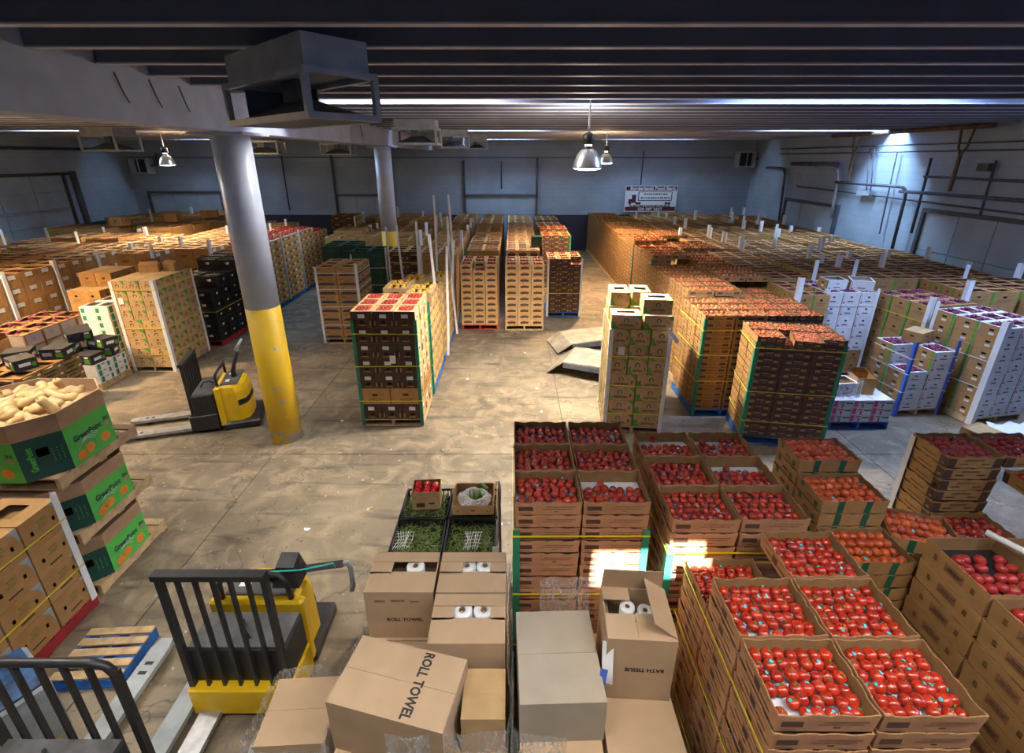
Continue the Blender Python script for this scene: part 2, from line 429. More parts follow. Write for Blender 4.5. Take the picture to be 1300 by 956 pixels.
# ================================================================== THE SETTING
def build_setting():
    fl = MB().box(XL, YB, -.30, XR, YF, -.03)
    floor = struct('floor', fl, 'floor')
    xs = [XL, -13.2, -8.6, -3.79, 0.9, 5.6, XR]; ys = [YB, 1.1, 6.55, 11.6, 16.6, 20.6, YF]
    g = .006
    for i in range(len(xs) - 1):
        for j in range(len(ys) - 1):
            MB().box(xs[i] + g, ys[j] + g, -.03, xs[i + 1] - g, ys[j + 1] - g, 0).build('floor_slab', 'floor', floor)
    wf = struct('wall_far', MB().box(XL - .2, YF, -.3, XR + .2, YF + .2, DECK), 'wall')
    wl = struct('wall_left', MB().box(XL - .2, YB, -.3, XL, YF, DECK), 'wall')
    wr = struct('wall_right', MB().box(XR, YB, -.3, XR + .2, YF, DECK), 'wall')
    struct('wall_near', MB().box(XL - .2, YB - .2, -.3, XR + .2, YB, DECK), 'wall')
    # roof deck with a narrow gap in the near skylight through which the sun falls
    hx0, hx1, hy0, hy1 = .72, 1.50, .215, .50
    dk = MB()
    for a in ((XL - .2, YB - .2, hx0, YF + .2), (hx1, YB - .2, XR + .2, YF + .2), (hx0, YB - .2, hx1, hy0), (hx0, hy1, hx1, YF + .2)):
        dk.box(a[0], a[1], DECK, a[2], a[3], DECK + .12)
    ceil = struct('ceiling', dk, 'deck_paint')
    # joists: web with a small bottom flange, one bay either side of the girder
    def joist_mesh(x0, x1):
        m = MB().box(x0, -.034, JZ + .012, x1, .034, DECK, 0).box(x0, -.040, JZ, x1, .034, JZ + .012, 1)
        return m.mesh('joist', ['joist_shade', 'joist_edge_lit'])
    mr, ml = joist_mesh(-3.57, XR - .01), joist_mesh(XL + .01, -4.01)
    for k in range(-9, 32):
        for me in (mr, ml):
            link('joist', me, ceil, M=T(0, joist_y(k), 0))
    # main girder carrying the joists
    gd = MB().box(-4.0, YB, 4.715, -3.58, YF, DECK)
    gir = struct('trim_1', gd, 'girder_paint')
    for yy in (1.1, 4.9, 5.35, 5.8, 9.2, 12.4, 18.2):
        MB().tube([(-3.565, yy, 5.12), (-3.555, yy + .05, 4.95), (-3.56, yy + .1, 4.88)], .007, 6).build('hanger_strap', 'pipe_dark', gir)
    # skylight panels, with the added unseen one over the squash bins
    for n, (k, x0, x1, w, c) in enumerate(SKYLIGHTS):
        m = MB()
        y0, y1 = joist_y(k) + .05, joist_y(k + 1) - .05
        if k == -5 and x0 < 1 < x1:
            m.box(x0, y0, DECK - .03, hx0, y1, DECK - .005); m.box(hx1, y0, DECK - .03, x1, y1, DECK - .005)
            m.box(hx0, y0, DECK - .03, hx1, hy0, DECK - .005); m.box(hx0, hy1, DECK - .03, hx1, y1, DECK - .005)
        else: m.box(x0, y0, DECK - .03, x1, y1, DECK - .005)
        o = m.build('window_%d' % (n + 1), 'skylight_panel', kind='structure')
    # sectional dock doors: frame and separate panels
    def dock_door(n, wall, a0, a1, top, cols, rows):
        """a0..a1 runs along the wall"""
        if wall == 'right': f = lambda a, b, z0, z1, p, q: MB().box(XR - q, a, z0, XR - p, b, z1)
        elif wall == 'left': f = lambda a, b, z0, z1, p, q: MB().box(XL + p, a, z0, XL + q, b, z1)
        else: f = lambda a, b, z0, z1, p, q: MB().box(a, YF - q, z0, b, YF - p, z1)
        d = empty('door_%d' % n, {'right': (XR, (a0 + a1) / 2, 0), 'left': (XL, (a0 + a1) / 2, 0), 'far': ((a0 + a1) / 2, YF, 0)}[wall], kind='structure')
        inv = Matrix.Translation(d.location).inverted()
        for c in range(cols):
            for r in range(rows):
                w = (a1 - a0) / cols; h = top / rows
                p = f(a0 + c * w + .012, a0 + (c + 1) * w - .012, r * h + .012, (r + 1) * h - .012, .0, .05).build('door_panel', 'door_paint', d); p.matrix_basis = inv
        for a in (a0 - .1, a1):
            p = f(a, a + .1, 0, top + .1, 0, .12).build('door_track', 'pipe_dark', d); p.matrix_basis = inv
        p = f(a0, a1, top, top + .1, 0, .12).build('door_header', 'pipe_dark', d); p.matrix_basis = inv
        return d, f, inv
    dock_door(1, 'right', 10.6, 13.75, 3.0, 3, 3)
    dock_door(2, 'right', 17.6, 20.9, 2.75, 3, 3)
    dock_door(3, 'far', -2.25, 1.15, 2.65, 3, 3)
    dock_door(4, 'far', -8.5, -5.8, 2.65, 3, 3)
    d, f, inv = dock_door(5, 'left', 16.6, 20.8, 3.75, 3, 6)
    p = f(16.7, 20.7, 2.42, 2.52, .05, .14).build('lift_rail', 'galv', d); p.matrix_basis = inv
    d, f, inv = dock_door(6, 'far', -17.6, -14.2, 2.8, 3, 3)
    return ceil
ceiling = build_setting()

# round steel columns, grey above and yellow below
def column(y, label):
    r = empty('column', (-3.79, y, 0), 0, label, 'column', 'round columns under the girder')
    prof = [(.235, 0), (.235, .02)]
    MB().lathe([(.245, 0), (.245, 2.3)], 40, 0).build('yellow_base', 'chipped', r)
    MB().lathe([(.243, 2.3), (.243, 4.68)], 40, 0).build('shaft', 'column_paint', r)
    MB().box(-.36, -.36, 4.68, .36, .36, 4.713).build('cap_plate', 'girder_paint', r)
    return r
def chipped():
    m = bpy.data.materials.new('chipped_yellow'); m.use_nodes = True
    nt = m.node_tree; N = nt.nodes; L = nt.links; b = N['Principled BSDF']
    tc = N.new('ShaderNodeTexCoord'); sp = N.new('ShaderNodeSeparateXYZ'); L.new(tc.outputs['Object'], sp.inputs[0])
    nz = N.new('ShaderNodeTexNoise'); nz.inputs['Scale'].default_value = 7; nz.inputs['Detail'].default_value = 8; L.new(tc.outputs['Object'], nz.inputs['Vector'])
    zr = N.new('ShaderNodeMapRange'); zr.inputs[1].default_value = 0; zr.inputs[2].default_value = 1.1; zr.inputs[3].default_value = .16; zr.inputs[4].default_value = 0; L.new(sp.outputs[2], zr.inputs[0])
    ad = N.new('ShaderNodeMath'); ad.operation = 'ADD'; L.new(nz.outputs[0], ad.inputs[0]); L.new(zr.outputs[0], ad.inputs[1])
    mr = N.new('ShaderNodeMapRange'); mr.inputs[1].default_value = .665; mr.inputs[2].default_value = .69; L.new(ad.outputs[0], mr.inputs[0])
    mx = N.new('ShaderNodeMix'); mx.data_type = 'RGBA'; mx.inputs[6].default_value = (.80, .50, .02, 1); mx.inputs[7].default_value = (.45, .44, .40, 1)
    L.new(mr.outputs[0], mx.inputs[0]); L.new(mx.outputs[2], b.inputs['Base Color']); b.inputs['Roughness'].default_value = .5
    MATS['chipped'] = m
chipped()
column(7.06, 'large round column with yellow base nearest the camera')
column(15.2, 'round column with yellow base further back behind dark green stack')

# pendant lamps
def pendant(x, y, z, label, watts, color, up=.06):
    r = empty('pendant_lamp', (x, y, z), 0, label, 'lamp', 'bell shaped pendant lamps')
    MB().lathe([(.225, 0), (.23, .005), (.222, .03), (.205, .10), (.172, .18), (.125, .245), (.085, .275)], 28, 0, caps=False).lathe([(.215, .004), (.205, .05), (.165, .17), (.11, .24)], 28, 0, caps=False).build('shade', 'reflector', r)
    MB().lathe([(.07, .27), (.075, .28), (.075, .31), (.05, .32), (.05, .34), (.085, .35), (.09, .47), (.06, .50), (.02, .52)], 18).build('ballast', 'black_metal', r)
    MB().lathe([(.015, .09), (.04, .12), (.045, .16), (.03, .22), (.02, .26)], 14).build('bulb', 'bulb', r)
    MB().lathe([(.02, -.035), (.12, -.03), (.19, -.015), (.224, .006), (.218, .012)], 28).build('lens', 'lamp_lens', r)
    MB().lathe([(.052, .318), (.052, .342)], 16).build('glow_collar', 'lamp_lens', r)
    MB().tube([(0, 0, .5), (0, 0, JZ - z + .3)], .012, 8).build('rod', 'galv', r)
    l = bpy.data.lights.new('lamp_light', 'SPOT'); l.energy = watts; l.color = color; l.spot_size = 2.35; l.spot_blend = .55; l.shadow_soft_size = .12
    o = bpy.data.objects.new('lamp_light', l); o.location = (0, 0, -.06); o.parent = r; C.objects.link(o)
    l = bpy.data.lights.new('lamp_uplight', 'POINT'); l.energy = watts * up; l.color = color; l.shadow_soft_size = .1
    o = bpy.data.objects.new('lamp_uplight', l); o.location = (0, .16, .45); o.parent = r; C.objects.link(o)
WARM = (1.0, 0.66, 0.33)
WHITE = (1.0, 0.86, 0.66)
pendant(1.17, 8.0, 4.25, 'large pendant lamp hanging nearest above the middle aisle', 2600, WHITE)
pendant(2.9, 16.0, 4.25, 'smaller pendant lamp just behind the nearest one', 2800, WARM)
pendant(-10.7, 16.0, 4.2, 'pendant lamp far left under the left bay', 1400, WARM, .08)
pendant(-10.7, 8.0, 4.2, 'unseen pendant lamp added over the left stacks beyond the left frame edge', 2700, WARM, .08)  # unseen lamp, added for the warm light on the left stacks

# hanging air diffusers: an open frame of angle bars with a pyramid deflector, below a duct
def diffuser(x, y, z, rz, w, d, h, label, duct=True, s=.05):
    r = empty('air_diffuser', (x, y, z), rz, label, 'air vent', 'hanging sheet metal air diffusers')
    a, b = w / 2, d / 2
    for sx in (-1, 1):
        for sy in (-1, 1):
            MB().box(sx * a - s / 2, sy * b - s / 2, s, sx * a + s / 2, sy * b + s / 2, h - s).build('frame_post', 'galv', r)
    for zz in (0, h - s):
        for sy in (-1, 1): MB().box(-a - s / 2, sy * b - s / 2, zz, a + s / 2, sy * b + s / 2, zz + s).build('frame_bar', 'galv', r)
        for sx in (-1, 1): MB().box(sx * a - s / 2, -b + s / 2, zz, sx * a + s / 2, b - s / 2, zz + s).build('frame_bar', 'galv', r)
    MB().face([(-a, -b, .012), (a, -b, .012), (a, b, .012), (-a, b, .012)]).loft([[(-a, -b, .02), (a, -b, .02), (a, b, .02), (-a, b, .02)], [(-a * .25, -.01, h * .55), (a * .25, -.01, h * .55), (a * .25, .01, h * .55), (-a * .25, .01, h * .55)]], 0, True).build('deflector', 'galv_dark', r)
    MB().box(-a * .25 - .01, -.03, h * .5, a * .25 - .1, .03, h).build('hanger', 'galv_dark', r)
    if not duct:
        for sx in (-1, 1): MB().tube([(sx * a, 0, h), (sx * a, 0, DECK - z)], .015, 6).build('hanger_rod', 'pipe_dark', r)
    if duct == 2:
        MB().box(-a + .03, -b * .5, .03, -a + .04, b * .95, h - .03).box(-a + .04, b * .9, .03, -a * .2, b * .95, h - .03).build('back_sheet', 'galv_dark', r)
    if duct:
        MB().box(-a * .96, -b * .92, h, a * .96, b * .92, JZ - z - .004).build('duct', 'galv', r)
    return r
mat('galv_dark', (0.10, 0.12, 0.15), rough=.55, metal=.2, var=.2, scale=4)
lx, ly = -.745, .667
L1, S1 = 1.32, .52
cx, cy = -1.33 + lx * L1 / 2 + .667 * S1 / 2, 3.50 + ly * L1 / 2 + .745 * S1 / 2
diffuser(cx, cy, 4.645, math.atan2(-.667, .745), L1, S1, .31, 'big open frame air diffuser beside the nearest column top', 2, .042)
diffuser(-2.02, 11.2, 4.65, 0, .88, .6, .34, 'air diffuser in front of the far column top', 1)
diffuser(-1.72, 15.2, 4.66, .35, .80, .6, .35, 'small turned air diffuser behind the far column', 1, .045)
diffuser(-1.25, 18.6, 4.68, 0, .72, .6, .30, 'farthest air diffuser right of the girder', 1, .045)
diffuser(-9.0, 18.8, 4.52, 0, 1.35, .7, .45, 'air diffuser left of the girder near the far wall', 0)
diffuser(-6.6, 19.8, 4.5, 0, 1.1, .7, .42, 'air diffuser between girder and far wall door', 0)
diffuser(-10.9, 14.2, 4.56, -.25, 1.2, .7, .42, 'pale air diffuser in the left bay by the left pendant lamp', 1)

# wall fan units
def fan_unit(x, y, z, rz, label):
    r = empty('fan_unit', (x, y, z), rz, label, 'fan unit', 'box fan units high on the walls')
    MB().box(-.4, 0, 0, .4, .5, .06).box(-.4, 0, .64, .4, .5, .7).box(-.4, 0, .06, -.34, .5, .64).box(.34, 0, .06, .4, .5, .64).box(-.34, .4, .06, .34, .5, .64).box(-.3, .5, .1, -.2, .65, .2).box(.2, .5, .1, .3, .65, .2).build('housing', 'galv', r)
    MB().box(-.34, .3, .06, .34, .39, .64).build('grille', 'black_metal', r)
    MB().box(-.02, -.02, .06, .02, .02, .64).build('guard_bar', 'galv', r)
    MB().tube([(.4, .3, .35), (.7, .3, .4), (.75, .3, .9)], .05, 8).build('pipe_stub', 'pipe_dark', r)
fan_unit(10.9, 23.95, 3.98, 0, 'box fan unit in the far right corner')
fan_unit(-17.4, 23.95, 3.7, 0, 'box fan unit in the far left corner')

# pipes and conduits on the walls
def pipe(pts, r, label, m='pipe_dark', name='wall_pipe', n=8):
    o = MB().tube(pts, r, n).build(name, m)
    tag(o, label, 'pipe', 'pipes and conduits along the walls')
def arc_pts(p0, corner, p1, rad=.18, n=5):
    a = Vector(p0); c = Vector(corner); b = Vector(p1)
    u = (a - c).normalized() * rad; w = (b - c).normalized() * rad
    out = [a]
    for i in range(n + 1):
        t = i / n; out.append((c + u) * (1 - t) ** 2 + c * 2 * t * (1 - t) + (c + w) * t ** 2)
    return [tuple(p) for p in out + [b]]
X = 11.2
pipe(arc_pts((X, 17.6, 3.62), (X, 14.35, 3.62), (X, 14.3, 1.9), .3), .045, 'dark pipe turning down at the right wall beside the lit patch')
pipe([(X, 14.6, 3.50), (X, 8.0, 3.55)], .045, 'long dark pipe running level along the right wall')
pipe([(X + .1, 14.0, 3.92), (X + .1, 8.0, 3.92)], .035, 'upper level pipe along the right wall above the long one')
pipe(arc_pts((X + .1, 22.8, 4.0), (X + .1, 21.2, 4.0), (X + .1, 20.95, 1.8), .35), .05, 'curved dark conduit near the far right corner')
pipe(arc_pts((X + .05, 18.9, 4.1), (X + .05, 17.6, 4.1), (X + .05, 17.5, 2.4), .4), .05, 'pale curved conduit on the right wall left of the lit patch', 'galv')
pipe([(X + .15, 15.3, 4.55), (X + .15, 15.15, 2.2)], .02, 'thin upright conduit inside the lit patch on the right wall')
pipe([(X + .15, 16.5, 4.7), (X + .15, 16.2, 3.4)], .018, 'short thin conduit in the lit patch')
pipe([(X + .15, 16.3, 4.7), (X + .15, 16.0, 3.4)], .018, 'second short thin conduit in the lit patch')
pipe([(X + .15, 14.0, 4.4), (X + .15, 13.95, 2.4)], .035, 'upright conduit just right of the lit patch')
pipe([(X + .15, 12.1, 4.35), (X + .15, 12.05, 3.1)], .03, 'upright conduit at the right wall near frame edge')
pipe([(X + .1, 20.8, 4.18), (X + .1, 17.9, 4.2)], .07, 'thick level pipe high on the right wall near the corner')
pipe([(X + .15, 20.2, 3.35), (X + .15, 10.2, 3.22)], .025, 'thin level conduit running the length of the right wall')
pipe([(X + .15, 22.0, 4.75), (X + .15, 8.0, 4.75)], .02, 'thin wire pipe just below the right roof edge')
pipe([(X + .15, 22.0, 4.55), (X + .15, 8.0, 4.58)], .02, 'second thin wire pipe below the right roof edge')
pipe([(X - .2, 18.0, 5.1), (X - .25, 12.0, 5.1)], .06, 'rusty pipe under the roof along the right wall', 'pipe_rust')
def yhanger(y, z0, label):
    r = empty('pipe_hanger', (X, y, z0), 0, label, 'hanger', 'rusty forked pipe hangers')
    MB().box(-.03, -.035, 0, .03, .035, .85).build('strut', 'pipe_rust', r)
    for sx in (-1, 1): MB().tube([(0, 0, .84), (0, sx * .12, 1.05), (0, sx * .2, JZ - z0)], .03, 6).build('fork_arm', 'pipe_rust', r)
yhanger(12.95, 3.6, 'rusty forked hanger holding the pipes near the right frame edge')
yhanger(17.0, 3.68, 'rusty forked hanger left of the lit patch')
o = MB().box(11.3, 12.2, 4.1, 11.46, 12.5, 4.28).build('junction_box', 'pipe_dark'); tag(o, 'small dark junction box on the right wall', 'junction box')
o = MB().box(11.25, 15.9, 3.28, 11.46, 16.5, 3.42).build('junction_box', 'galv'); tag(o, 'pale conduit box in the lit patch of the right wall', 'junction box')
Yw = 24.45
for i, (px, z0, z1, w) in enumerate([(-8.55, 1.6, 4.6, .05), (-5.75, 1.6, 4.4, .06), (-2.3, 2.6, 4.3, .05), (1.2, 2.6, 4.4, .05), (-.5, 3.0, 4.25, .03), (6.2, 3.2, 4.7, .025), (-10.9, 2.0, 4.5, .03), (-12.2, 2.4, 4.4, .03)]):
    pipe([(px, Yw, z0), (px, Yw, z1)], w, ['upright conduit on the far wall left of the left door', 'thick upright conduit on the far wall behind the far column', 'upright door rail pipe left of the far wall door', 'upright door rail pipe right of the far wall door', 'thin upright rod above the far wall door', 'thin conduit running down to the sign', 'thin upright conduit on the far wall right of left lamp', 'thin upright conduit on the far wall under left lamp'][i])
pipe([(-18.2, Yw, 4.42), (11.3, Yw, 4.42)], .022, 'thin level conduit running across the whole far wall')
pipe([(-18.2, 12.0, 3.78), (-18.2, 21, 3.8)], .05, 'level rail pipe on the left wall above the door', 'pipe_rust')
pipe([(-18.2, 10.0, 4.72), (-18.2, 23, 4.75)], .06, 'dark pipe under the roof along the left wall')
pipe([(-18.0, 20.95, 3.9), (-18.0, 21.0, .5)], .12, 'thick dark post pipe right of the left wall door')

# sign on the far wall
def sign():
    r = empty('wall_sign', (6.74, 24.42, 1.93), 0, 'white and maroon food bank sign with a drawn lorry on far wall', 'sign')
    w, h = 2.5, 1.22
    MB().box(-w / 2, 0, 0, w / 2, .03, h).build('board', 'sign_white', r)
    def put(name, mb, mk): return mb.build(name, mk, r)
    put('stripe', MB().box(-w / 2 + .03, -.006, h - .22, w / 2 - .03, 0, h - .03), 'maroon')
    put('stripe', MB().box(-w / 2 + .03, -.006, .05, w / 2 - .03, 0, .24), 'maroon')
    def t(s, size, x, z, mk, width=None, bold=True):
        mb = text_mb(s, size, bold=bold, width=width); q = MB().add(mb, facing(x, -.012, z, 0, -1)); q.build('lettering', mk, r)
    t('Borderlands Food Bank', .2, .06, h - .125, 'sign_white', 2.2)
    for zz, xa, xb in ((.83, -.35, .8), (.66, -.5, .92)):          # two lines of small print, too far off to read
        x = xa
        while x < xb:
            l = rnd.uniform(.06, .2); put('small_print', MB().box(x, -.012, zz - .025, min(x + l, xb), -.0095, zz + .03), 'black_print'); x += l + .03
    x = -1.0
    while x < 1.0:
        l = rnd.uniform(.06, .2); put('small_print', MB().box(x, -.009, .25, min(x + l, 1.0), -.001, .31), 'black_print'); x += l + .03
    t('520 287 2627', .17, 0, .13, 'sign_white', 1.2)
    put('lorry_trailer', MB().box(-.62, -.006, .52, 1.02, -.001, .95).box(-.58, -.009, .56, .98, -.004, .92, 1), ['navy_print', 'sign_white'])
    put('lorry_cab', MB().box(-1.08, -.008, .42, -.72, -.001, .60, 0).box(-.92, -.008, .60, -.72, -.001, .8, 1), ['maroon', 'navy_print'])
    for x in (-1.0, -.66, -.54, .76, .9):
        put('lorry_wheel', MB().lathe([(.065, -.011), (.065, -.001)], 14, M=Matrix.Translation((x, 0, .40)) @ Matrix.Rotation(PI / 2, 4, 'X') @ Matrix.Translation((0, 0, .012))), 'black_print')
sign()
# ================================================================== CARTONS
SIDES = {'f': ((1, 0, 0), (0, -1, 0)), 'r': ((0, 1, 0), (1, 0, 0)), 'b': ((-1, 0, 0), (0, 1, 0)), 'l': ((0, -1, 0), (-1, 0, 0))}
def side_frame(s, w, d):
    """origin (bottom left seen from outside), U, N, length of one side"""
    if s == 'f': return Vector((-w / 2, -d / 2, 0)), Vector((1, 0, 0)), Vector((0, -1, 0)), w
    if s == 'r': return Vector((w / 2, -d / 2, 0)), Vector((0, 1, 0)), Vector((1, 0, 0)), d
    if s == 'b': return Vector((w / 2, d / 2, 0)), Vector((-1, 0, 0)), Vector((0, 1, 0)), w
    return Vector((-w / 2, d / 2, 0)), Vector((0, -1, 0)), Vector((-1, 0, 0)), d
def panel(mb, O, U, V, w, h, holes, m):
    us = sorted({0, w, *[x for q in holes for x in (q[0] * w, q[2] * w)]}); vs_ = sorted({0, h, *[x for q in holes for x in (q[1] * h, q[3] * h)]})
    for i in range(len(us) - 1):
        for j in range(len(vs_) - 1):
            cu, cv = (us[i] + us[i + 1]) / 2 / w, (vs_[j] + vs_[j + 1]) / 2 / h
            if any(q[0] < cu < q[2] and q[1] < cv < q[3] for q in holes): continue
            mb.face([O + U * us[i] + V * vs_[j], O + U * us[i + 1] + V * vs_[j], O + U * us[i + 1] + V * vs_[j + 1], O + U * us[i] + V * vs_[j + 1]], m)
def decal(mb, O, U, V, N, w, h, q, off=.0016):
    """q = (kind, mat, ...) in fractions of the face"""
    k, m = q[0], q[1]
    at = lambda u, v: O + U * (u * w) + V * (v * h) + N * off
    if k == 'rect':
        _, _, a, b, c, e = q; mb.face([at(a, b), at(c, b), at(c, e), at(a, e)], m)
    elif k == 'poly': mb.face([at(*p) for p in q[2]], m)
    elif k == 'ring':      # open ring: centre, outer radius (fraction of height), start, end angle
        _, _, u, v, r, a0, a1 = q
        n = 10; ri = r * .6
        for i in range(n):
            t0 = a0 + (a1 - a0) * i / n; t1 = a0 + (a1 - a0) * (i + 1) / n
            pt = lambda rr, t: O + U * (u * w + rr * h * math.cos(t)) + V * (v * h + rr * h * math.sin(t)) + N * off
            mb.face([pt(ri, t0), pt(r, t0), pt(r, t1), pt(ri, t1)], m)
ZV = Vector((0, 0, 1))
WAVE = [(0, 0), (.06, 0), (.10, -.35), (.22, -.55), (.30, -.1), (.36, 0), (.44, -.05), (.5, -.5), (.56, -.05), (.64, 0), (.70, -.1), (.78, -.55), (.90, -.35), (.94, 0), (1, 0)]
FLAT = [(0, 0), (1, 0)]
def open_carton(w, d, h, spec):
    """a tray: outer walls with slots, shaped rim, inner walls and a false floor under the produce"""
    mb = MB(); t = spec.get('t', .007); wave = spec.get('wave', FLAT); amp = spec.get('amp', .022); depth = min(spec.get('depth', .09), h - .01)
    zb = h - amp * 1.2 if wave is not FLAT else h - .002
    for s in 'frbl':
        O, U, N, ln = side_frame(s, w, d); m = spec.get('side', {}).get(s, 0)
        panel(mb, O, U, ZV, ln, zb, spec.get('holes', {}).get(s, []), m)
        for i in range(len(wave) - 1):
            (u0, a0), (u1, a1) = wave[i], wave[i + 1]
            z0, z1 = h + a0 * amp, h + a1 * amp
            A, B = O + U * (u0 * ln), O + U * (u1 * ln)
            inset = lambda u: U * min(max(u * ln, t), ln - t) - N * t
            Ai, Bi = O + inset(u0), O + inset(u1)
            mb.face([A + ZV * zb, B + ZV * zb, B + ZV * z1, A + ZV * z0], m)
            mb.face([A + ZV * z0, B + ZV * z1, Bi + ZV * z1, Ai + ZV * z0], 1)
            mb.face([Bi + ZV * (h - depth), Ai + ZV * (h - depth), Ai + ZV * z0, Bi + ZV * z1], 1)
        for q in spec.get('decals', {}).get(s, []): decal(mb, O, U, ZV, N, ln, h, q)
    e = t
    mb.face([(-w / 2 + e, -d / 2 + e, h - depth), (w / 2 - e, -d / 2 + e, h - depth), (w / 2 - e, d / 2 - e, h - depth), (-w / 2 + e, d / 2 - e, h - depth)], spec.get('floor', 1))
    mb.face([(-w / 2, d / 2, 0), (w / 2, d / 2, 0), (w / 2, -d / 2, 0), (-w / 2, -d / 2, 0)], 0)
    tp = spec.get('taper', .016)
    mb.v = [(p[0] * (1 - tp / w * (1 - p[2] / h)), p[1] * (1 - tp / d * (1 - p[2] / h)), p[2]) for p in mb.v]
    return mb
def closed_carton(w, d, h, spec):
    mb = MB()
    for s in 'frbl':
        O, U, N, ln = side_frame(s, w, d); m = spec.get('side', {}).get(s, 0)
        panel(mb, O, U, ZV, ln, h, spec.get('holes', {}).get(s, []), m)
        for q in spec.get('decals', {}).get(s, []): decal(mb, O, U, ZV, N, ln, h, q)
    th = spec.get('tophole')
    O = Vector((-w / 2, -d / 2, h)); Ux = Vector((1, 0, 0)); Vy = Vector((0, 1, 0))
    tm = spec.get('top', 0)
    if th:
        panel(mb, O, Ux, Vy, w, d, [th], tm)
        dz = -min(.07, h * .5)
        mb.face([O + Ux * (w * .02) + Vy * (d * .02) + ZV * dz, O + Ux * (w * .98) + Vy * (d * .02) + ZV * dz, O + Ux * (w * .98) + Vy * (d * .98) + ZV * dz, O + Ux * (w * .02) + Vy * (d * .98) + ZV * dz], 1)
    else:      # two long flaps meeting in the middle with a narrow gap
        g = .002
        for y0, y1 in ((0, d / 2 - g), (d / 2 + g, d)):
            mb.face([O + Vy * y0, O + Ux * w + Vy * y0, O + Ux * w + Vy * y1, O + Vy * y1], tm)
        mb.face([O + Vy * (d / 2 - g) - ZV * .004, O + Ux * w + Vy * (d / 2 - g) - ZV * .004, O + Ux * w + Vy * (d / 2 + g) - ZV * .004, O + Vy * (d / 2 + g) - ZV * .004], 1)
        if spec.get('tape') is not None:
            mb.face([O + Vy * (d / 2 - .025) + ZV * .001, O + Ux * w + Vy * (d / 2 - .025) + ZV * .001, O + Ux * w + Vy * (d / 2 + .025) + ZV * .001, O + Vy * (d / 2 + .025) + ZV * .001], spec['tape'])
    mb.face([(-w / 2, d / 2, 0), (w / 2, d / 2, 0), (w / 2, -d / 2, 0), (-w / 2, -d / 2, 0)], 0)
    return mb
def plastic_crate(w, d, h, spec):
    """ribbed plastic crate: posts, rails and thin bars"""
    mb = MB(); t = .012
    for sx in (-1, 1):
        for sy in (-1, 1): mb.box(sx * w / 2 - (t * 2 if sx > 0 else 0), sy * d / 2 - (t * 2 if sy > 0 else 0), 0, sx * w / 2 + (t * 2 if sx < 0 else 0), sy * d / 2 + (t * 2 if sy < 0 else 0), h)
    for z in (0, h * .5, h - .02):
        mb.box(-w / 2, -d / 2, z, w / 2, -d / 2 + t, z + .02).box(-w / 2, d / 2 - t, z, w / 2, d / 2, z + .02)
        mb.box(-w / 2, -d / 2 + t, z, -w / 2 + t, d / 2 - t, z + .02).box(w / 2 - t, -d / 2 + t, z, w / 2, d / 2 - t, z + .02)
    n = spec.get('bars', 8)
    for i in range(1, n):
        x = -w / 2 + w * i / n; y = -d / 2 + d * i / n
        for yy in (-d / 2 + .002, d / 2 - .008): mb.box(x - .005, yy, .02, x + .005, yy + .006, h - .02)
        for xx in (-w / 2 + .002, w / 2 - .008): mb.box(xx, y - .005, .02, xx + .006, y + .005, h - .02)
    mb.box(-w / 2 + t, -d / 2 + t, .002, w / 2 - t, d / 2 - t, .008)
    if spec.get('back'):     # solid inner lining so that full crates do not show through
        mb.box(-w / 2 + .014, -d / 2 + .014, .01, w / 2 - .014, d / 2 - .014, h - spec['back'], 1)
    for s in 'frbl':
        O, U, N, ln = side_frame(s, w, d)
        for q in spec.get('decals', {}).get(s, []): decal(mb, O, U, ZV, N, ln, h, q, .002)
    return mb
def lines(m, u0, u1, v0, v1, n, rag=.15, seed=1):
    r = random.Random(seed); out = []
    for i in range(n):
        a = v0 + (v1 - v0) * i / n; b = a + (v1 - v0) / n * .55
        out.append(('rect', m, u0 + rag * r.random() * (u1 - u0), a, u1 - rag * r.random() * (u1 - u0), b))
    return out
slot = lambda u, v, a=.07, b=.05: (u - a, v - b, u + a, v + b)
